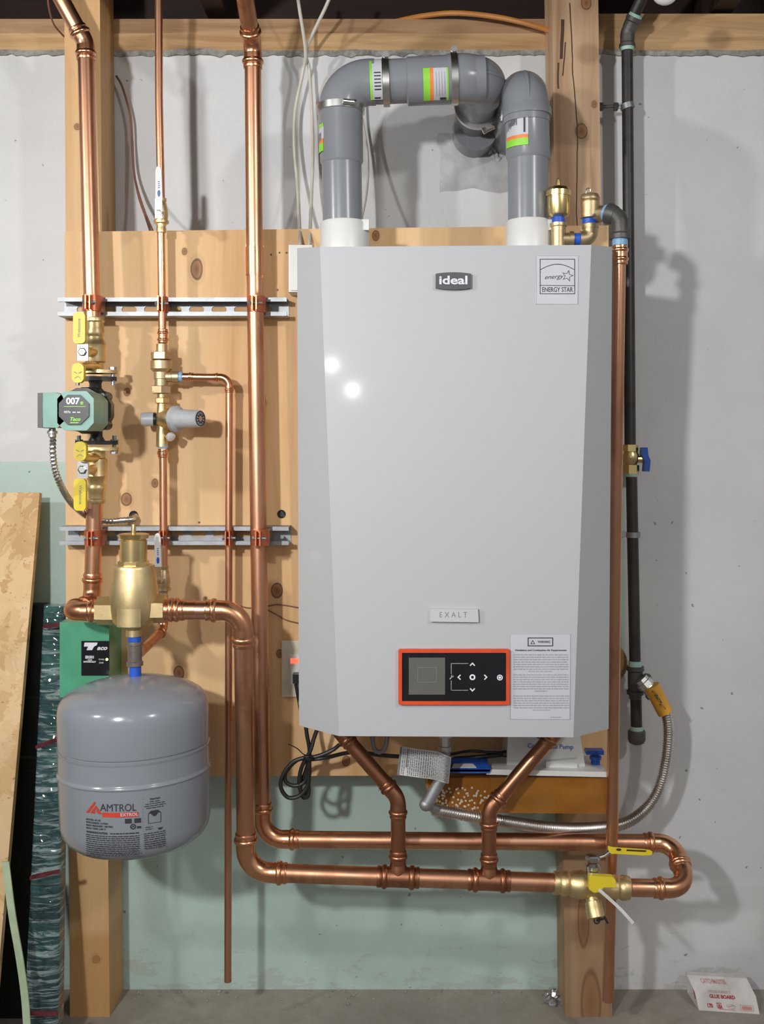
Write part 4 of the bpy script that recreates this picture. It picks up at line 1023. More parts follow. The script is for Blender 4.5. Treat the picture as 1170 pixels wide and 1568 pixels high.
# ------------------------------------------------------------------ pump with flange valves
dP = .185; kP = S(dP)
def flange_valve(ytop, ybot, up, label):
    """ball valve between pipe and pump flange; up = +1 for the one above the pump"""
    s = up; t = thing('flange_valve', label, 'valve', W(145, max(ytop, ybot), dP), 'yellow levered flange valves either side of the circulator')
    ax = UP*s; c = W(146+(0 if up > 0 else 2), 572 if up > 0 else 685, dP)   # flange face
    mb = MB(); mb.lathe(c, ax, [(0, 13), (16, 13), (18, 15.5), (22, 16), (40, 16), (44, 17), (48, 15), (52, 13), (56, 12.5), (58, 14), (64, 14.5), (68, 13), (78, 12.5), (80, 14), (84, 14), (86, 13.2)], 26, kP)
    bo = obj('valve_body', mb, M['brass_cast'], t)
    mb = MB(); loops = [circ(0, 0, 17, 20), ]; L = []
    for i in range(20): a = 2*PI*i/20; L.append((math.cos(a)*34*1.0, math.sin(a)*20))
    mb.prism([c+V((u*kP, v*kP, 0)) for u, v in L], ax*5*kP); mb.bevel(.001, 1); obj('flange', mb, M['brass_cast'], t)
    for sx_ in (-27, 27):
        mb = MB(); p = c+RT*sx_*kP
        mb.tube([p-ax*18*kP, p+ax*9*kP], 3.2*kP, 10); mb.lathe(p+ax*5*kP, ax, [(0, 6), (5, 6)], 6, kP); mb.lathe(p-ax*12*kP, ax, [(0, 6.2), (5.5, 6.2)], 6, kP)
        obj('flange_bolt', mb, M['zinc'], t, 25)
    dh_ = .255; k = S(dh_)
    yb = 539 if up > 0 else 719; xh = 126.5
    mb = MB(); mb.lathe(W(146, yb-3*0, dP), (W(126, yb, dh_)-W(146, yb, dP)), [(0, 9), (.045/k, 7)], 14, k); obj('stem', mb, M['brass'], t)
    mb = MB(); mb.boxpx(118.5, yb-12, 134.5, yb+13, dh_-.004, dh_); mb.bevel(.0015, 2); mb.lathe(W(126.5, yb, dh_), FR, [(0, 7), (3, 7), (4, 5)], 6, k); br = obj('lever_bracket', mb, M['chrome'], t, 25)
    mb = MB()
    if up > 0: z0, z1 = 526, 478; 
    else: z0, z1 = 733, 782
    xc = 122; hw = 9.2
    ys = rrect(-hw, 0, hw, abs(z1-z0), 6)
    mb.prism([W(xc-(1 if up > 0 else 0)+u, z0-up*v, dh_+.008) for u, v in ys], BK*.010); mb.bevel(.0022, 3); lv = obj('lever', mb, M['yellow'], t, label='long yellow coated lever')
    mb = MB(); sg = 1 if up > 0 else -1
    ym = (z0+z1)/2
    text_mb(mb, 'Webstone', 4.6, (lambda u, v, q: W(xc+.5+v*1, ym-u, dh_+.0084)) if False else (lambda u, v, q: W(xc-1-v*-1*(-1), ym-u, dh_+.0084)) if up > 0 else (lambda u, v, q: W(xc+1+v, ym+u, dh_+.0084)), .01, 29)
    obj('lever_print', mb, M['ink2'], lv, 0)
    # small drain handle
    ya, yb2 = (556, 586) if up > 0 else (705.5, 676)
    mb = MB(); ys = rrect(-9.2, 0, 9.2, abs(ya-yb2), 8); xd = 119 if up > 0 else 122.5
    mb.prism([W(xd+u, ya+up*v, dh_+.022) for u, v in ys], BK*.012); mb.bevel(.002, 3); sm = obj('drain_handle', mb, M['yellow'], t, label='short yellow drain handle')
    mb = MB(); yc = (ya+yb2)/2+2
    f_ = lambda u, v, q=0: W(xd+u, yc-v, dh_+.0225)
    shape_mb(mb, [[(-6, 4.5), (-1, 2), (-1, .8), (-6, 3)]], f_); shape_mb(mb, [[(6, 4.5), (1, 2), (1, .8), (6, 3)]], f_)
    ar = [(-4.5+9*i/8, -6.5+3*math.sin(PI*i/8)) for i in range(9)]; shape_mb(mb, [[(x, y+.5) for x, y in ar]+[(x, y-.5) for x, y in ar[::-1]]], f_)
    obj('handle_mark', mb, M['ink2'], sm, 0)
    mb = MB(); mb.lathe(W(150, ya+up*4, dP), (W(xd, ya+up*6, dh_+.01)-W(150, ya+up*4, dP)), [(0, 8), (.07/k, 6.5)], 14, k); obj('drain_stem', mb, M['brass'], t)
flange_valve(478, 572, 1, 'brass flange valve with yellow lever above the circulator')
flange_valve(782, 685, -1, 'brass flange valve with yellow lever below the circulator')
t = thing('circulator_pump', 'green and black circulator pump with round face reading 007', 'pump', W(146, 684, dP))
mb = MB(); a, b_ = W(146, 578, dP), W(148, 680, dP)
mb.lathe(a, (b_-a), [(0, 14), (2, 14), (10, 10), (18, 10), (26, 18), (60, 24), (84, 18), (88, 10), (98, 10), (106, 14), (108, 14)], 26, kP*.92)
for p, s in ((a+UP*.001, -1), (b_-UP*.001, 1)):
    L = [(math.cos(2*PI*i/20)*33, math.sin(2*PI*i/20)*18) for i in range(20)]; mb.prism([p+V((u*kP, v*kP, 0)) for u, v in L], UP*6*kP*s)
mb.bevel(.0006, 1); obj('volute', mb, M['iron'], t)
# motor body axis from (148,630,.185) to front .335 straight forward
c = W(146, 630, dP); c = V((c.x, -dP, c.z)); 
mb = MB(); mb.lathe(c, FR, [(0, 20), (15, 34), (22, 36), (40, 36), (44, 33), (70, 33)], 12, kP, .5)
for a in (45, 135, 225, 315):
    p = c+V((math.cos(math.radians(a))*33*kP, -.02, math.sin(math.radians(a))*30*kP)); mb.lathe(p, FR, [(0, 8), (28, 8), (30, 5), (30, 3), (27, 2.5)], 12, kP)
obj('motor_flange', mb, M['black'], t)
dQ = .335; kQ = S(dQ); cq = V((c.x, -dQ, c.z)); cf = W(115.5, 629, dQ)
def oct_(r, rx=1.0, ry=1.0, ch=.42): return [(r*rx, r*ry*ch), (r*rx*ch, r*ry), (-r*rx*ch, r*ry), (-r*rx, r*ry*ch), (-r*rx, -r*ry*ch), (-r*rx*ch, -r*ry), (r*rx*ch, -r*ry), (r*rx, -r*ry*ch)]
mb = MB(); mb.prism([cf+V((u*kQ, 0, v*kQ)) for u, v in oct_(30, .93, 1.0, .62)], BK*.085); mb.bevel(.003, 3); obj('motor_housing', mb, M['pump_green'], t)
mb = MB(); mb.prism([cf+FR*.0001+V(((u-1.5)*kQ, 0, (v+1.5)*kQ)) for u, v in oct_(23, 1, 1, .42)], FR*.003); mb.bevel(.001, 2); fc = obj('face_plate', mb, M['face'], t, label='dark grey octagonal face plate')
g = lambda cx, cy: (lambda u, v, q=0: W(cx+u, cy-v, dQ+.0035))
mb = MB(); text_mb(mb, '007', 9.5, g(111.5, 614.5), .045, 21)
text_mb(mb, '007e', 3.4, g(103, 631), .03, 10)
for x0, x1 in ((111, 116), (118, 123)): shape_mb(mb, [rrect(x0, -632, x1, -630.5, .5)], lambda u, v, q=0: W(u, -v, dQ+.0035))
obj('face_digits', mb, M['icon'], fc, 0)
mb = MB(); text_mb(mb, 'e', 7, g(125.3, 616.5), .03); text_mb(mb, 'Taco', 5.2, g(114.5, 642), .05, 16, shear=.3)
shape_mb(mb, [[(98, -622), (131, -622), (131, -622.9), (98, -622.9)]], lambda u, v, q=0: W(u, -v, dQ+.0035)); shape_mb(mb, [[(108, -646.5), (121, -646.5), (119, -648), (107, -648)]], lambda u, v, q=0: W(u, -v, dQ+.0035)); obj('face_logo', mb, M['green_label'], fc, 0)
mb = MB(); mb.prism([W(65, 601, dQ), W(83, 600.5, dQ), W(95, 605, dQ), W(98, 612, dQ), W(98, 645, dQ), W(92, 651, dQ), W(88, 655, dQ), W(66, 654.5, dQ)], BK*.045); mb.bevel(.002, 3); obj('wiring_box', mb, M['pump_green'], t)
mb = MB(); mb.boxpx(57.5, 601.5, 65.5, 655, dQ-.045, dQ); mb.bevel(.0015, 2); obj('box_cover', mb, M['darkgrey'], t)

# flexible metal conduits
def flex(mb, pts, r, step=.0030, amp=.30):
    p = resample(pts, step); mb.tube(p, [r*(1+amp*(.5 if i % 2 else -.5)) for i in range(len(p))], 12)
t = thing('metal_conduit', 'flexible silver conduit curving from the circulator down behind the thick pipe', 'conduit', W(90, 700, .3))
mb = MB(); flex(mb, smoothpx([(80, 655, .31), (81, 672, .31), (81, 695, .31), (85, 722, .30), (94, 745, .28), (107, 767, .24), (122, 782, .20), (133, 790, .165)], 8), .0052); obj('conduit_hose', mb, M['steel'], t, 50)
mb = MB(); mb.lathe(W(80, 655, .31), DN, [(0, 5), (4, 5), (5, 8), (9, 8), (10, 6), (14, 6)], 12, S(.31)); obj('conduit_connector', mb, M['steel'], t)
t = thing('metal_conduit', 'short silver conduit entering the black hole above the lower strut channel', 'conduit', W(180, 797, .15))
mb = MB(); flex(mb, smoothpx([(156, 797, .148), (170, 798, .148), (190, 796, .148), (203, 795, .142), (207, 791, .12)], 8), .0050); obj('conduit_hose', mb, M['steel'], t, 50)

# ------------------------------------------------------------------ backflow preventer + regulator
dR = .165; kR = S(dR)
t = thing('backflow_preventer', 'bronze backflow preventer with hex unions, above the grey knobbed regulator', 'valve', W(248, 605, dR))
mb = MB(); mb.lathe(W(248, 527, dR), DN, [(0, 7), (0, 8.5), (12, 9)], 20, kR); mb.lathe(W(247, 539, dR), DN, [(0, 14), (1, 16), (11, 16), (12, 14)], 6, kR, ref=Y)
mb.lathe(W(247, 552, dR), DN, [(0, 15), (1, 16.5), (13, 16.5), (17, 13), (18, 11.5), (28, 11.5), (29, 10), (40, 10)], 26, kR)
mb.lathe(W(247, 591, dR), DN, [(0, 14), (1, 15.5), (11, 15.5), (12, 12)], 6, kR, .3)
mb.lathe(W(248, 603, dR), DN, [(0, 7), (8, 7)], 18, kR); mb.lathe(W(248, 577, dR), RT, [(0, 8), (16, 8.5), (17, 9.5), (26, 9.5)], 20, kR)
obj('valve_body', mb, M['bronze'], t, 25)
mb = MB(); mb.lathe(W(273, 577, dR), RT, [(0, 7.8), (6, 7.8), (7, 6.5)], 18, kR); obj('thread_tape', mb, M['lblue_tape'], t, label='pale blue thread tape')
t = thing('pressure_regulator', 'brass fill regulator with grey knob at right and grey cap at left', 'valve', W(250, 685, dR))
mb = MB(); mb.lathe(W(248.5, 609, dR), DN, [(0, 10.5), (1, 11.5), (8, 11.5), (9, 9)], 6, kR, .2); mb.lathe(W(248, 617, dR), DN, [(0, 7), (20, 8), (40, 8), (50, 9), (67, 9)], 20, kR)
rx_ = (RT*1.0+FR*.55).normalized(); cc = W(246, 642, dR)
mb.lathe(cc-rx_*8*kR, rx_, [(0, 9), (8, 11), (16, 14), (26, 17), (34, 17)], 26, kR)
mb.lathe(cc, LF, [(0, 9), (8, 9), (9, 6), (12, 6)], 20, kR)
mb.lathe(W(252, 660, dR), (RT*.7+FR*.6+DN*.55), [(0, 6), (16, 6.5)], 14, kR); obj('valve_body', mb, M['brass_cast'], t, 30)
mb = MB(); mb.lathe(cc+rx_*26*kR, rx_, [(0, 18), (2, 20), (7, 20), (8, 18.5), (11, 15), (14, 15), (20, 14.4), (40, 13.2), (50, 12.8), (51, 11.5)], 30, kR); kn = obj('adjust_knob', mb, M['knob_grey'], t, label='grey adjusting knob')
mb = MB(); ck = cc+rx_*77.2*kR; mb.lathe(ck, rx_, [(0, 11.4), (.6, 11.4), (.6, 9.6), (0, 9.6)], 24, kR, caps=False); 
for i in range(10):
    u_, v_ = frame(rx_); a = 2*PI*i/10; mb.tube([ck+(u_*math.cos(a)+v_*math.sin(a))*4.5*kR+rx_*.0004, ck+(u_*math.cos(a)+v_*math.sin(a))*8*kR+rx_*.0004], 1.1*kR, 6)
obj('knob_dial', mb, M['ink'], kn); mb = MB(); mb.lathe(ck, rx_, [(0, 3), (.5, 3)], 12, kR); obj('knob_screw', mb, M['brass'], kn)
mb = MB(); mb.lathe(W(238, 642, dR), LF+FR*.15, [(-1, 10.5), (3, 10.5)], 22, kR); obj('seal_ring', mb, M['black'], t)
mb = MB(); mb.lathe(W(235, 642, dR), LF+FR*.15, [(0, 10.8), (14, 10.5), (18, 9.5), (19, 7)], 24, kR); obj('side_cap', mb, M['knob_grey'], t, label='grey side cap')
mb = MB(); ce = W(252, 660, dR)+(RT*.7+FR*.6+DN*.55).normalized()*15*kR; mb.lathe(ce, (RT*.7+FR*.6+DN*.55), [(0, 7), (5, 7), (6, 5.5)], 18, kR); obj('white_cap', mb, M['white_plastic'], t, label='white end cap')
mb = MB(); mb.lathe(W(249.5, 682, dR), DN, [(0, 8.5), (4, 8)], 18, kR); obj('thread_tape', mb, M['lblue_tape'], t, label='pale blue thread tape')

# small ball valves with white levers
def ball_valve(x, y, xl, lab, chrome=False):
    """y = centre of ball; lever upward to the left front"""
    t = thing('ball_valve', lab, 'valve', W(x, y+26, dR), 'small white levered ball valves'); dl = .215
    mb = MB(); mb.lathe(W(x, y-22, dR), DN, [(0, 6), (0, 8), (4, 8), (6, 7), (9, 8.5), (13, 9), (18, 10), (26, 10.5), (33, 9.5), (34, 11.5), (38, 11.5), (39, 8), (44, 7), (46, 7.8), (52, 7.5), (53, 6)], 22, kR)
    obj('valve_body', mb, M['brass_cast'] if not chrome else M['bronze'], t)
    mb = MB(); p0 = W(x, y, dR); p1 = W(xl, y+2, dl-.004); mb.lathe(p0, p1-p0, [(0, 5), ((p1-p0).length/kR, 4)], 12, kR); mb.boxpx(xl-5.5, y-22, xl+5, y+8, dl-.005, dl-.002); mb.lathe(W(xl, y, dl-.002), FR, [(0, 5.2), (2.5, 5.2), (3, 3)], 6, kR); obj('lever_plate', mb, M['steel'], t, 25)
    mb = MB(); mb.prism([W(xl+u, y-20-v, dl+.001) for u, v in ((-5, 0), (5.6, 0), (4.2, 44), (2.5, 50), (-.5, 52), (-3.5, 50), (-5, 44))], BK*.005); mb.bevel(.0012, 2); lv = obj('lever', mb, M['white_plastic'], t, label='white coated lever')
    mb = MB(); f_ = lambda u, v, q=0: W(xl+u, y-20-v, dl+.0013); shape_mb(mb, [circ(.3, 10, 2.2, 16, 2.4)], f_)
    for i in range(4): shape_mb(mb, [[(-1, 18+i*3), (1.4, 18+i*3), (1.4, 19.4+i*3), (-1, 19.4+i*3)]], f_)
    obj('lever_logo', mb, M['blue'], lv, 0)
ball_valve(247, 326, 243, 'small brass valve with white lever above the plywood board edge')
ball_valve(250, 888, 241.5, 'small brass valve with white lever right of the brass separator', True)

# ------------------------------------------------------------------ air separator and tank
dS = .31; kS = S(dS)
t = thing('air_separator', 'large brass air separator between the left loop and the header pipe', 'separator', W(204, 975, dS))
mb = MB(); ax_ = UP; c = W(205, 974, dS)
mb.lathe(c, ax_, [(0, 12), (10, 12), (12, 16), (16, 25), (22, 31), (30, 34.5), (44, 36), (60, 36.5), (78, 35.5), (96, 33), (104, 31.8), (107, 31.4), (109, 30), (109, 22)], 40, kS); obj('separator_body', mb, M['brass_cast'], t)
mb = MB(); mb.lathe(W(204.5, 866, dS), UP, [(0, 24), (7, 24)], 8, kS, .5); mb.lathe(W(204.5, 859, dS), UP, [(0, 20.5), (32, 20.5), (33, 19), (34, 19), (35, 22.5), (41, 23.5), (42, 20), (42.5, 3.8), (52, 3.6), (56, 3)], 32, kS); obj('vent_head', mb, M['brass'], t)
for q_ in (MB().lathe(W(148, 935, dS), RT, [(0, 17), (1, 21.5), (15, 22), (34, 22)], 6, kS, .0, ref=Y), MB().lathe(W(254, 932, dS), LF, [(0, 17), (1, 21.5), (15, 22), (34, 22)], 6, kS, .0, ref=Y)):
    obj('hex_socket', q_, M['brass_cast'], t, 25)
mb = MB(); fz = lambda u, v, q=0: (lambda a: c+V((math.sin(a)*35.9*kS, -math.cos(a)*36.3*kS, (v)*kS)))(u/36)
mb.rings([[fz(u, 19)*1.0, fz(u, 46), fz(u, 46)+BK*.003, fz(u, 19)+BK*.003] for u in [-19+38*i/10 for i in range(11)]]); obj('name_pad', mb, M['brass_cast'], t)
t = thing('tank_tee', 'dark iron tee with blue tape between the brass separator and grey tank', 'fitting', W(207, 1035, dS))
mb = MB(); mb.lathe(W(206.5, 982, dS), DN, [(0, 12), (5, 12.3), (6, 10.8), (30, 10.8), (31, 12.6), (37, 12.6), (38, 10)], 24, kS)
mb.lathe(W(207, 1000, dS), (W(250, 965, .165)-W(214, 1000, .31)), [(0, 10), (14, 10), (15, 11.5), (21, 11.5)], 20, kS); obj('tee_body', mb, M['greyiron'], t)
for q_ in (MB().lathe(W(206, 975, dS), DN, [(0, 10), (9, 10)], 20, kS), MB().lathe(W(207, 1019, dS), DN, [(0, 9), (16, 9)], 20, kS)):
    obj('thread_tape', q_.jitter(.0008, 400), M['blue_tape'], t, label='blue thread tape')
t = thing('expansion_tank', 'grey round expansion tank hanging under the brass separator at left', 'tank', W(206, 1300, dS))
tc_ = W(204, 1035, dS); tb_ = W(209, 1300, dS); axt = (tb_-tc_).normalized(); k = kS
prof = [(0, 1), (0, 14), (2, 30), (6, 52), (12, 74), (19, 92), (27, 104), (36, 110.5), (48, 113), (60, 113.3), (98, 113.3), (99.5, 113), (101, 110.8), (102.2, 111), (103.2, 113.9), (105.5, 114), (106.5, 113.3), (109, 113.2), (134, 113.2), (136.5, 113.3), (137.5, 114.8), (140.5, 115), (141.6, 113.3), (144, 113.2), (215, 112.6), (228, 110), (238, 104), (247, 93), (253, 78), (257, 55), (259, 20), (259, 1)]
mb = MB(); mb.lathe(tc_, axt, prof, 96, k); shell = obj('tank_shell', mb, M['tank'], t, 60)
u_, v_ = frame(axt)
def tcy(px, py, e_=.0007):
    """point on tank side for a label coordinate: px degrees-like horizontal px, py along the axis px"""
    a = (px-206)/113.0
    a = math.asin(max(-.98, min(.98, a)))+.236*0
    sgn = V((math.sin(a+TA), -math.cos(a+TA), 0)); return tc_+axt*((py)*k)+sgn*(113.2*k+e_)
TA = .235
def tl(px, py, q=0): return tcy(px, py-1035-32)
# label rows use photo px (front of the cylinder appears ~32 px lower than its axis height)
def yy(px, py): return py
mb = MB()
for (x0, y0, x1, y1, x2, y2) in ():
    pass
def poly(mb, L): mb.bm.faces.new([mb.bm.verts.new(tl(x, y)) for x, y in L])
mb = MB(); text_mb(mb, 'AMTROL', 10.5, lambda u, v, q: tl(183+u, 1232-v), .0, 50); obj('tank_brand', mb, M['ink'], shell, 0)
mb = MB()
for L in ([(138, 1241), (150, 1224), (152, 1226), (142, 1241)], [(144, 1241), (152, 1229), (155, 1233), (150, 1236), (151, 1241)], [(155, 1233), (160, 1241), (155, 1241), (152, 1237)]): poly(mb, L)
for i in range(8):
    x0 = 161+i*6.2; poly(mb, [(x0, 1238.5), (x0+6.2, 1238.5), (x0+6.2, 1245), (x0, 1245)])
lr = obj('tank_logo', mb, M['logo_red'], shell, 0)
def tl2(px, py, q=0): return tcy(px, py-1035-32, .0012)
mb = MB(); text_mb(mb, 'EXTROL', 4.2, lambda u, v, q: tl2(198+u, 1241.6-v), .02, 24); obj('logo_lettering', mb, M['sticker'], lr, 0)
mb = MB()
for i, s_ in enumerate(('MODEL: EX-30', 'PRECHARGE: 12 PSIG', 'MAX PRESSURE: 100 PSIG', 'MAX TEMP: 240° F')):
    text_mb(mb, s_, 2.5, lambda u, v, q, i=i: tl(138+u, 1250.5+i*4.1-v), .035, (20, 30, 37, 27)[i], align='LEFT')
text_mb(mb, 'WARNING/CAUTION:', 2.8, lambda u, v, q: tl(138+u, 1268.3-v), .05, 30, align='LEFT')
rnd = random.Random(4)
rows(mb, [(1268.3, 1)], 191, 20, tl, 1.6)
rows(mb, [(1272.4+2.95*i, 1) for i in range(10)], 174.5, 37, tl, 1.3); rows(mb, [(1302, 1)], 148, 10, tl, 1.2)
rows(mb, [(1226, .5), (1229, .9), (1232, 1), (1235, .8)], 234, 15, tl, 1.1); rows(mb, [(1271+3.0*i, 1) for i in range(8)], 233, 15, tl, 1.2)
text_mb(mb, 'Important', 3, lambda u, v, q: tl(234+u, 1222-v), .03, 14)
for x in (192, 205):
    poly(mb, [(x, 1247.5), (x+9, 1247.5), (x+9, 1254), (x, 1254)])
for cx_, r0, r1 in ((203, 4, 2.4),):
    L0 = circ(cx_, 1259, r0, 16); L1 = circ(cx_, 1259, r1, 16)
    for i in range(16):
        j = (i+1) % 16; mb.quad(tl(*L0[i]), tl(*L0[j]), tl(*L1[j]), tl(*L1[i]))
poly(mb, circ(203, 1259, 1.2, 8)); poly(mb, [(208.5, 1259), (214, 1259), (214, 1262), (208.5, 1262)])
# diaphragm sketch of the little tank
poly(mb, [(224, 1243), (228, 1239), (238, 1239), (242, 1243), (238, 1243), (235, 1247), (231, 1247), (228, 1243)])
for x in (224, 241.4): poly(mb, [(x, 1243), (x+.7, 1243), (x+.7, 1257), (x, 1257)])
poly(mb, [(224, 1256.6), (242, 1256.6), (242, 1257.3), (224, 1257.3)]); poly(mb, [(237, 1265), (245, 1265), (242, 1268), (239, 1268)]); rows(mb, [(1262, 1), (1265, 1)], 225, 5, tl, 1)
obj('tank_print', mb, M['ink'], shell, 0)
mb = MB()
for i in range(36):
    y0 = 1220+i*2.3
    if i % 2 == 0: poly(mb, [(216.8, y0), (217.3, y0), (217.3, y0+1.6), (216.8, y0+1.6)])
obj('print_rule', mb, M['ink2'], shell, 0)

# ------------------------------------------------------------------ relay box
t = thing('relay_box', 'green switching relay box behind tank, with black face panel', 'box', W(140, 1065, .16))
mb = MB(); mb.boxpx(91.5, 953, 167, 1068, .1185, .20); mb.bevel(.003, 3); obj('box_cover', mb, M['relay_green'], t)
mb = MB(); mb.boxpx(124.5, 981.5, 167.5, 1034.5, .199, .2015); mb.bevel(.001, 2); rf = obj('face_panel', mb, M['panel'], t, label='black face panel with white lettering')
g2 = lambda cx, cy: (lambda u, v, q=0: W(cx+u, cy-v, .2018))
mb = MB(); text_mb(mb, 'aco', 6.4, g2(156, 992.3), .05, 16, shear=.35)
f_ = lambda u, v, q=0: W(u, -v, .2018)
shape_mb(mb, [[(129.5, -984), (149.5, -984), (148, -988), (144, -990), (141, -995.5), (132.5, -995.5), (135, -990), (128.5, -990)]], f_)
text_mb(mb, 'SR501', 4, g2(137.5, 1006.5), .06, 13); text_mb(mb, '1 ZONE', 1.9, g2(137, 1010.8), .05, 7); text_mb(mb, 'SWITCHING RELAY', 2.2, g2(137.3, 1013.5), .06, 19)
text_mb(mb, 'POWER', 2.4, g2(155.5, 1010), .0, 8.5); text_mb(mb, 'ZONE', 2.4, g2(155, 1015), .0, 7)
obj('panel_lettering', mb, M['icon'], rf, 0)
mb = MB(); mb.lathe(W(163.8, 1009.7, .2014), FR, [(0, 2), (1, 1.8)], 10, S(.2)); obj('power_light', mb, M['led'], rf, label='lit yellow green light')

# ------------------------------------------------------------------ electrical bits
t = thing('junction_box', 'white surface junction box peeking out at the boiler top left corner', 'box', W(460, 447, .14))
mb = MB(); mb.boxpx(442, 375, 478, 447, .1185, .165); mb.bevel(.003, 3); obj('box_body', mb, M['white_plastic'], t)
mb = MB(); mb.boxpx(444.5, 378, 475, 444.5, .165, .169); mb.bevel(.0015, 2); obj('box_lid', mb, M['white_plastic'], t)
t = thing('power_outlet', 'cream outlet plate with lit red switch and dark plug, behind the boiler edge', 'outlet', W(450, 1067, .13))
mb = MB(); mb.boxpx(431.5, 981, 483, 1067, .1185, .1245); mb.bevel(.0015, 2); obj('cover_plate', mb, M['cream'], t)
mb = MB(); mb.boxpx(444, 1002, 470, 1048, .1245, .128); mb.bevel(.001, 1); obj('outlet_face', mb, M['white_plastic'], t)
mb = MB(); mb.boxpx(445, 1008.5, 462, 1016, .128, .1295); mb.bevel(.0006, 1); obj('lit_switch', mb, M['lightred'], t, label='glowing red switch')
mb = MB(); mb.boxpx(448, 1033, 463, 1047, .128, .150); mb.bevel(.002, 2); mb.tube(smoothpx([(453, 1047, .14), (455, 1058, .14), (458, 1075, .14), (462, 1095, .15)], 5), .0032, 10)
tag(obj('power_plug', mb, M['black'], None), 'dark plug with cord in the cream outlet', 'plug')
t = thing('cable_coil', 'looped black power cable hanging under the boiler, left of the slanted pipe', 'cable', W(460, 1240, .2))
mb = MB(); r = .0036
for pts in ([(467, 1100, .19), (470, 1125, .19), (474, 1150, .19), (470, 1175, .19), (460, 1205, .19), (466, 1222, .195), (472, 1205, .20), (474, 1170, .2), (472, 1158, .2)],
            [(490, 1105, .19), (481, 1130, .195), (475, 1150, .2), (462, 1175, .2), (458, 1200, .2), (463, 1215, .2), (470, 1221, .2), (473, 1210, .2), (470, 1190, .2), (474, 1160, .2)],
            [(474, 1158, .205), (450, 1166, .205), (434, 1185, .205), (430, 1205, .205), (441, 1221, .205), (459, 1218, .205), (472, 1200, .205), (474, 1165, .205)],
            [(474, 1160, .2), (455, 1164, .2), (438, 1182, .2), (438, 1197, .2), (452, 1203, .2), (468, 1195, .2), (472, 1170, .2)],
            [(474, 1161, .205), (492, 1156, .205), (510, 1148, .205), (520, 1140, .20)], [(474, 1163, .2), (500, 1160, .2), (540, 1152, .17), (590, 1157, .16), (640, 1160, .16)]):
    mb.tube(smoothpx(pts, 6), r, 10)
obj('cable_loop', mb, M['blackrub'], t)
mb = MB(); mb.tube(smoothpx([(477, 1158, .212), (465, 1155, .212), (455, 1146, .21), (441, 1139, .21)], 5), .0010, 6); mb.lathe(W(473, 1163, .205), UP, [(0, 9), (5, 9)], 12, S(.2)); obj('twist_tie', mb, M['black'], t)
t = thing('grey_conduit', 'thin grey corrugated tube loop under the boiler, left of paper tag', 'conduit', W(580, 1155, .22))
mb = MB(); flex(mb, smoothpx([(569, 1105, .22), (570, 1130, .22), (574, 1148, .22), (584, 1151, .22), (591, 1140, .22), (594, 1110, .22)], 8), .0040); obj('conduit_hose', mb, M['zinc'], t, 50)
mb = MB(); mb.tube(smoothpx([(472, 1180, .14), (500, 1178, .15), (520, 1160, .18), (530, 1140, .2), (533, 1110, .2)], 6), .0045, 12)
mb = None
def wire(name, pts, r, mat, label, cat='cable', n=8):
    q = MB(); q.tube(smoothpx(pts, n), r, 8); return tag(obj(name, q, M[mat], None), label, cat)
wire('white_cable', [(452, -30, .10), (458, 10, .09), (468, 78, .06), (464, 110, .04), (452, 170, .035), (451, 225, .04), (456, 290, .06), (460, 376, .135)], .0032, 'cable_white', 'white cable crossing from upper left, hanging further left into the junction box')
wire('white_cable', [(515, -30, .10), (500, 8, .09), (470, 75, .05), (474, 110, .035), (478, 180, .035), (479, 240, .04), (477, 300, .06), (474, 376, .135)], .0032, 'cable_white', 'white cable crossing from upper right, hanging nearer the flue pipe into junction box')
wire('white_cable', [(548, 150, .05), (556, 190, .03), (563, 240, .03), (562, 290, .05), (552, 345, .09)], .0024, 'cable_white', 'thin white cable behind the right of the vertical flue pipe')
wire('brown_wire', [(178, 116, .02), (188, 135, .02), (200, 180, .02), (203, 230, .02), (207, 275, .03), (220, 320, .06), (234, 354, .11)], .0022, 'cable_brown', 'longer brown wire curving down the wall left of the small valve')
wire('brown_wire', [(203, 215, .016), (205, 260, .02), (212, 300, .04), (222, 330, .07), (230, 354, .098)], .0018, 'cable_brown', 'shorter brown wire closely beside its twin on the wall')
wire('brown_wire', [(72, -20, .12), (75, 12, .10), (83, 38, .06), (98, 56, .02)], .0018, 'cable_brown', 'short brown wire hanging at the ceiling left of the angled pipe')
wire('thin_wire', [(365, 928, .1195), (385, 931, .121), (410, 928, .122), (430, 926, .121), (470, 933, .121)], .0012, 'cable_brown', 'upper thin dark wire on the plywood behind the thick pipes')
wire('thin_wire', [(410, 934, .121), (425, 942, .121), (440, 950, .121), (470, 957, .121)], .0012, 'cable_brown', 'lower thin dark wire on the plywood left of the boiler')
wire('orange_tube', [(600, 34, -.03), (650, 24, .01), (700, 20, .03), (760, 26, .04), (810, 37, .05), (850, 50, .05)], .0050, 'cable_orange', 'orange tube sagging along the ceiling plate towards the cracked post')
mb = MB(); c = W(1018, -8, .30); mb.sphere(c, .017, (1.2, .7, 1.0), 16)
tag(obj('lamp_bulb', mb, M['white_plastic'], None), 'white rounded tip poking in at the top edge beside the black pipe', 'fixture')

# brown round edge behind the riser
mb = MB(); mb.lathe(W(925, 1014, .03), FR, [(0, 34), (.012/S(.03), 34), (.015/S(.03), 32)], 40, S(.03)); tag(obj('brown_disc', mb, M['brown_disc'], None), 'brown round disc edge on the wall behind the copper discharge pipe', 'disc')

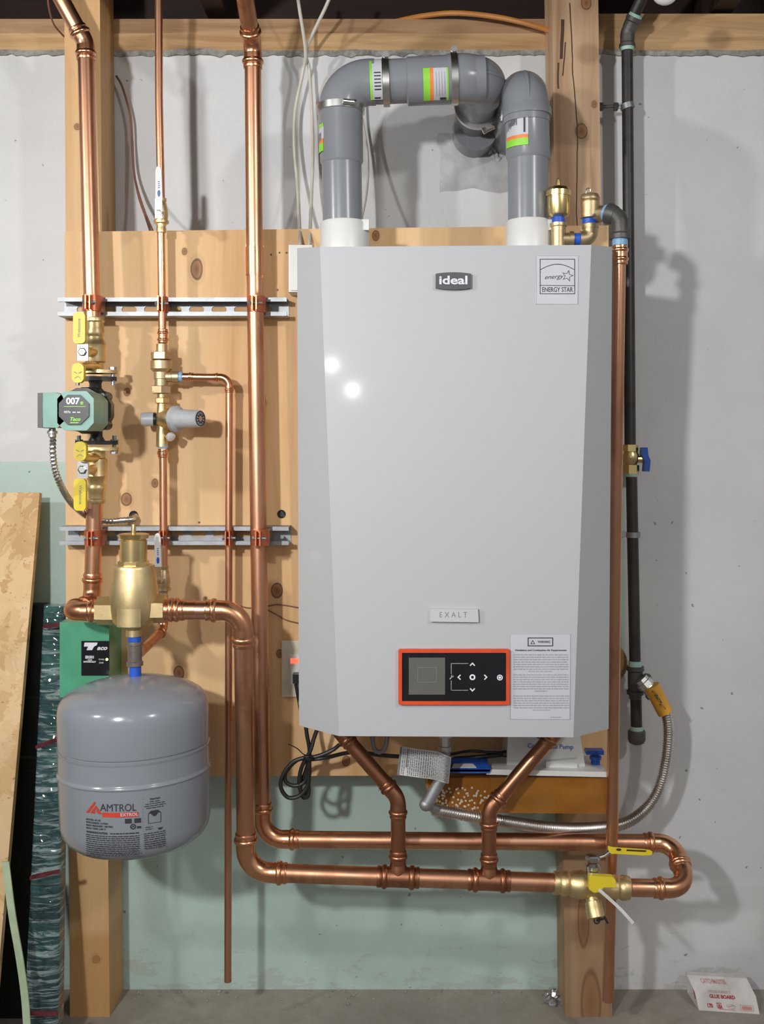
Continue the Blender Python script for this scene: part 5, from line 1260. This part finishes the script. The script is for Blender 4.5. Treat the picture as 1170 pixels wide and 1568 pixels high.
# ------------------------------------------------------------------ glue board box on the floor
def FL(px, py):  # point on the floor seen at photo px
    dd = D-ZC*F/(py-CY); return W(px, py, dd)
t = thing('glue_board_box', 'small white cardboard glue board trap on the floor in the right corner', 'box', FL(1115, 1545))
a = FL(1070.5, 1547); b_ = FL(1163.5, 1553)
ex_ = (b_-a); bk = V((0, .062, 0)); 
sec = [V((0, 0, 0)), V((-.006, .006, .030)), V((-.012, .040, .046)), V((-.010, .058, .044)), V((-.004, .066, .0))]
mb = MB(); th = .0012
P0 = [a+s for s in sec]; P1 = [b_+s*V((1, 1, 1)).x if False else b_+V((s.x*.9, s.y, s.z)) for s in sec]
n = len(sec); ctr = sum(P0, V())/n; ctr1 = sum(P1, V())/n
I0 = [p+(ctr-p).normalized()*th*1.6 for p in P0]; I1 = [p+(ctr1-p).normalized()*th*1.6 for p in P1]
bm = mb.bm; vo0 = [bm.verts.new(p) for p in P0]; vo1 = [bm.verts.new(p) for p in P1]; vi0 = [bm.verts.new(p) for p in I0]; vi1 = [bm.verts.new(p) for p in I1]
for i in range(n):
    j = (i+1) % n
    bm.faces.new((vo0[i], vo0[j], vo1[j], vo1[i])); bm.faces.new((vi0[i], vi1[i], vi1[j], vi0[j])); bm.faces.new((vo0[i], vi0[i], vi0[j], vo0[j])); bm.faces.new((vo1[i], vo1[j], vi1[j], vi1[i]))
bx = obj('card_sleeve', mb, M['card'], t, 0)
def cf_(face, off=.0006):
    A0, A1, B0, B1 = P0[face], P1[face], P0[face+1], P1[face+1]
    nrm = (A1-A0).cross(B0-A0).normalized()
    if nrm.y > 0 and face == 0: nrm = -nrm
    if face == 1 and nrm.z < 0: nrm = -nrm
    return lambda u, v, q=0: A0.lerp(A1, u).lerp(B0.lerp(B1, u), v)+nrm*off
mb = MB(); g0 = cf_(0); g1 = cf_(1)
text_mb(mb, 'GLUE BOARD', .30, lambda u, v, q: g1(.45+u*.38/1, .12+v), .02, 1.05) if False else None
text_mb(mb, 'GLUE BOARD', .20, lambda u, v, q: g0(.44+u, .84+v), .06, .42)
text_mb(mb, '170', .22, lambda u, v, q: g0(.20+u, .30+v), .08, .09); text_mb(mb, 'MADE IN', .10, lambda u, v, q: g0(.36+u, .46+v), .02, .08); text_mb(mb, 'USA', .20, lambda u, v, q: g0(.36+u, .27+v), .08, .09)
obj('red_print', mb, M['redink'], bx, 0)
mb = MB(); text_mb(mb, 'MOUSE & INSECT', .15, lambda u, v, q: g1(.42+u, .10+v), .0, .36)
text_mb(mb, 'CATCHMASTER', .26, lambda u, v, q: g1(.40+u, .68+v), .03, .42) 
shape_mb(mb, [circ(.55, .34, .075, 20, 1.6), circ(.55, .34, .068, 20, 1.5)[::-1]], g0); shape_mb(mb, [[(.50, .30), (.60, .36), (.60, .40), (.50, .34)]], g0)
shape_mb(mb, [[(.70, .14), (.92, .14), (.92, .46), (.70, .46)], [(.705, .165), (.705, .435), (.915, .435), (.915, .165)]], g0); shape_mb(mb, [[(.73, .2), (.89, .2), (.89, .39), (.73, .39)]], g0)
shape_mb(mb, [[(.35, .12), (.60, .12), (.60, .16), (.35, .16)]], g0)
obj('pale_red_print', mb, M['redink2'], bx, 0)
mb = MB(); mb.prism([ctr+V((.004, -.016, -.012)), ctr+V((.004, .012, .008)), ctr+V((.010, .012, .008)), ctr+V((.010, -.016, -.012))], V((0, 0, .004))); obj('bait_flap', mb, M['redink'], t)

# rubble beside the right post
mb = MB(); rn = random.Random(2)
for i in range(16):
    p = FL(rn.uniform(838, 862), rn.uniform(1516, 1540)); mb.sphere(p+UP*.004, rn.uniform(.003, .008), (1, 1, .7), 7)
mb.jitter(.004, 200); o = tag(obj('crumpled_foil', mb, M['foil'], None, 20), 'crumpled silver foil scrap at the foot of the cracked post', 'scrap')
mb = MB()
for i in range(70):
    p = FL(rn.uniform(195, 860), 1517+abs(rn.gauss(0, 9))); mb.sphere(p+UP*.001, rn.uniform(.0010, .0032), (1, 1, .7), 6)
o = obj('floor_grit', mb, M['mortar'], None, 30); o['kind'] = 'stuff'; o['label'] = 'grit and mortar crumbs along the foot of the mint wall'; o['category'] = 'grit'
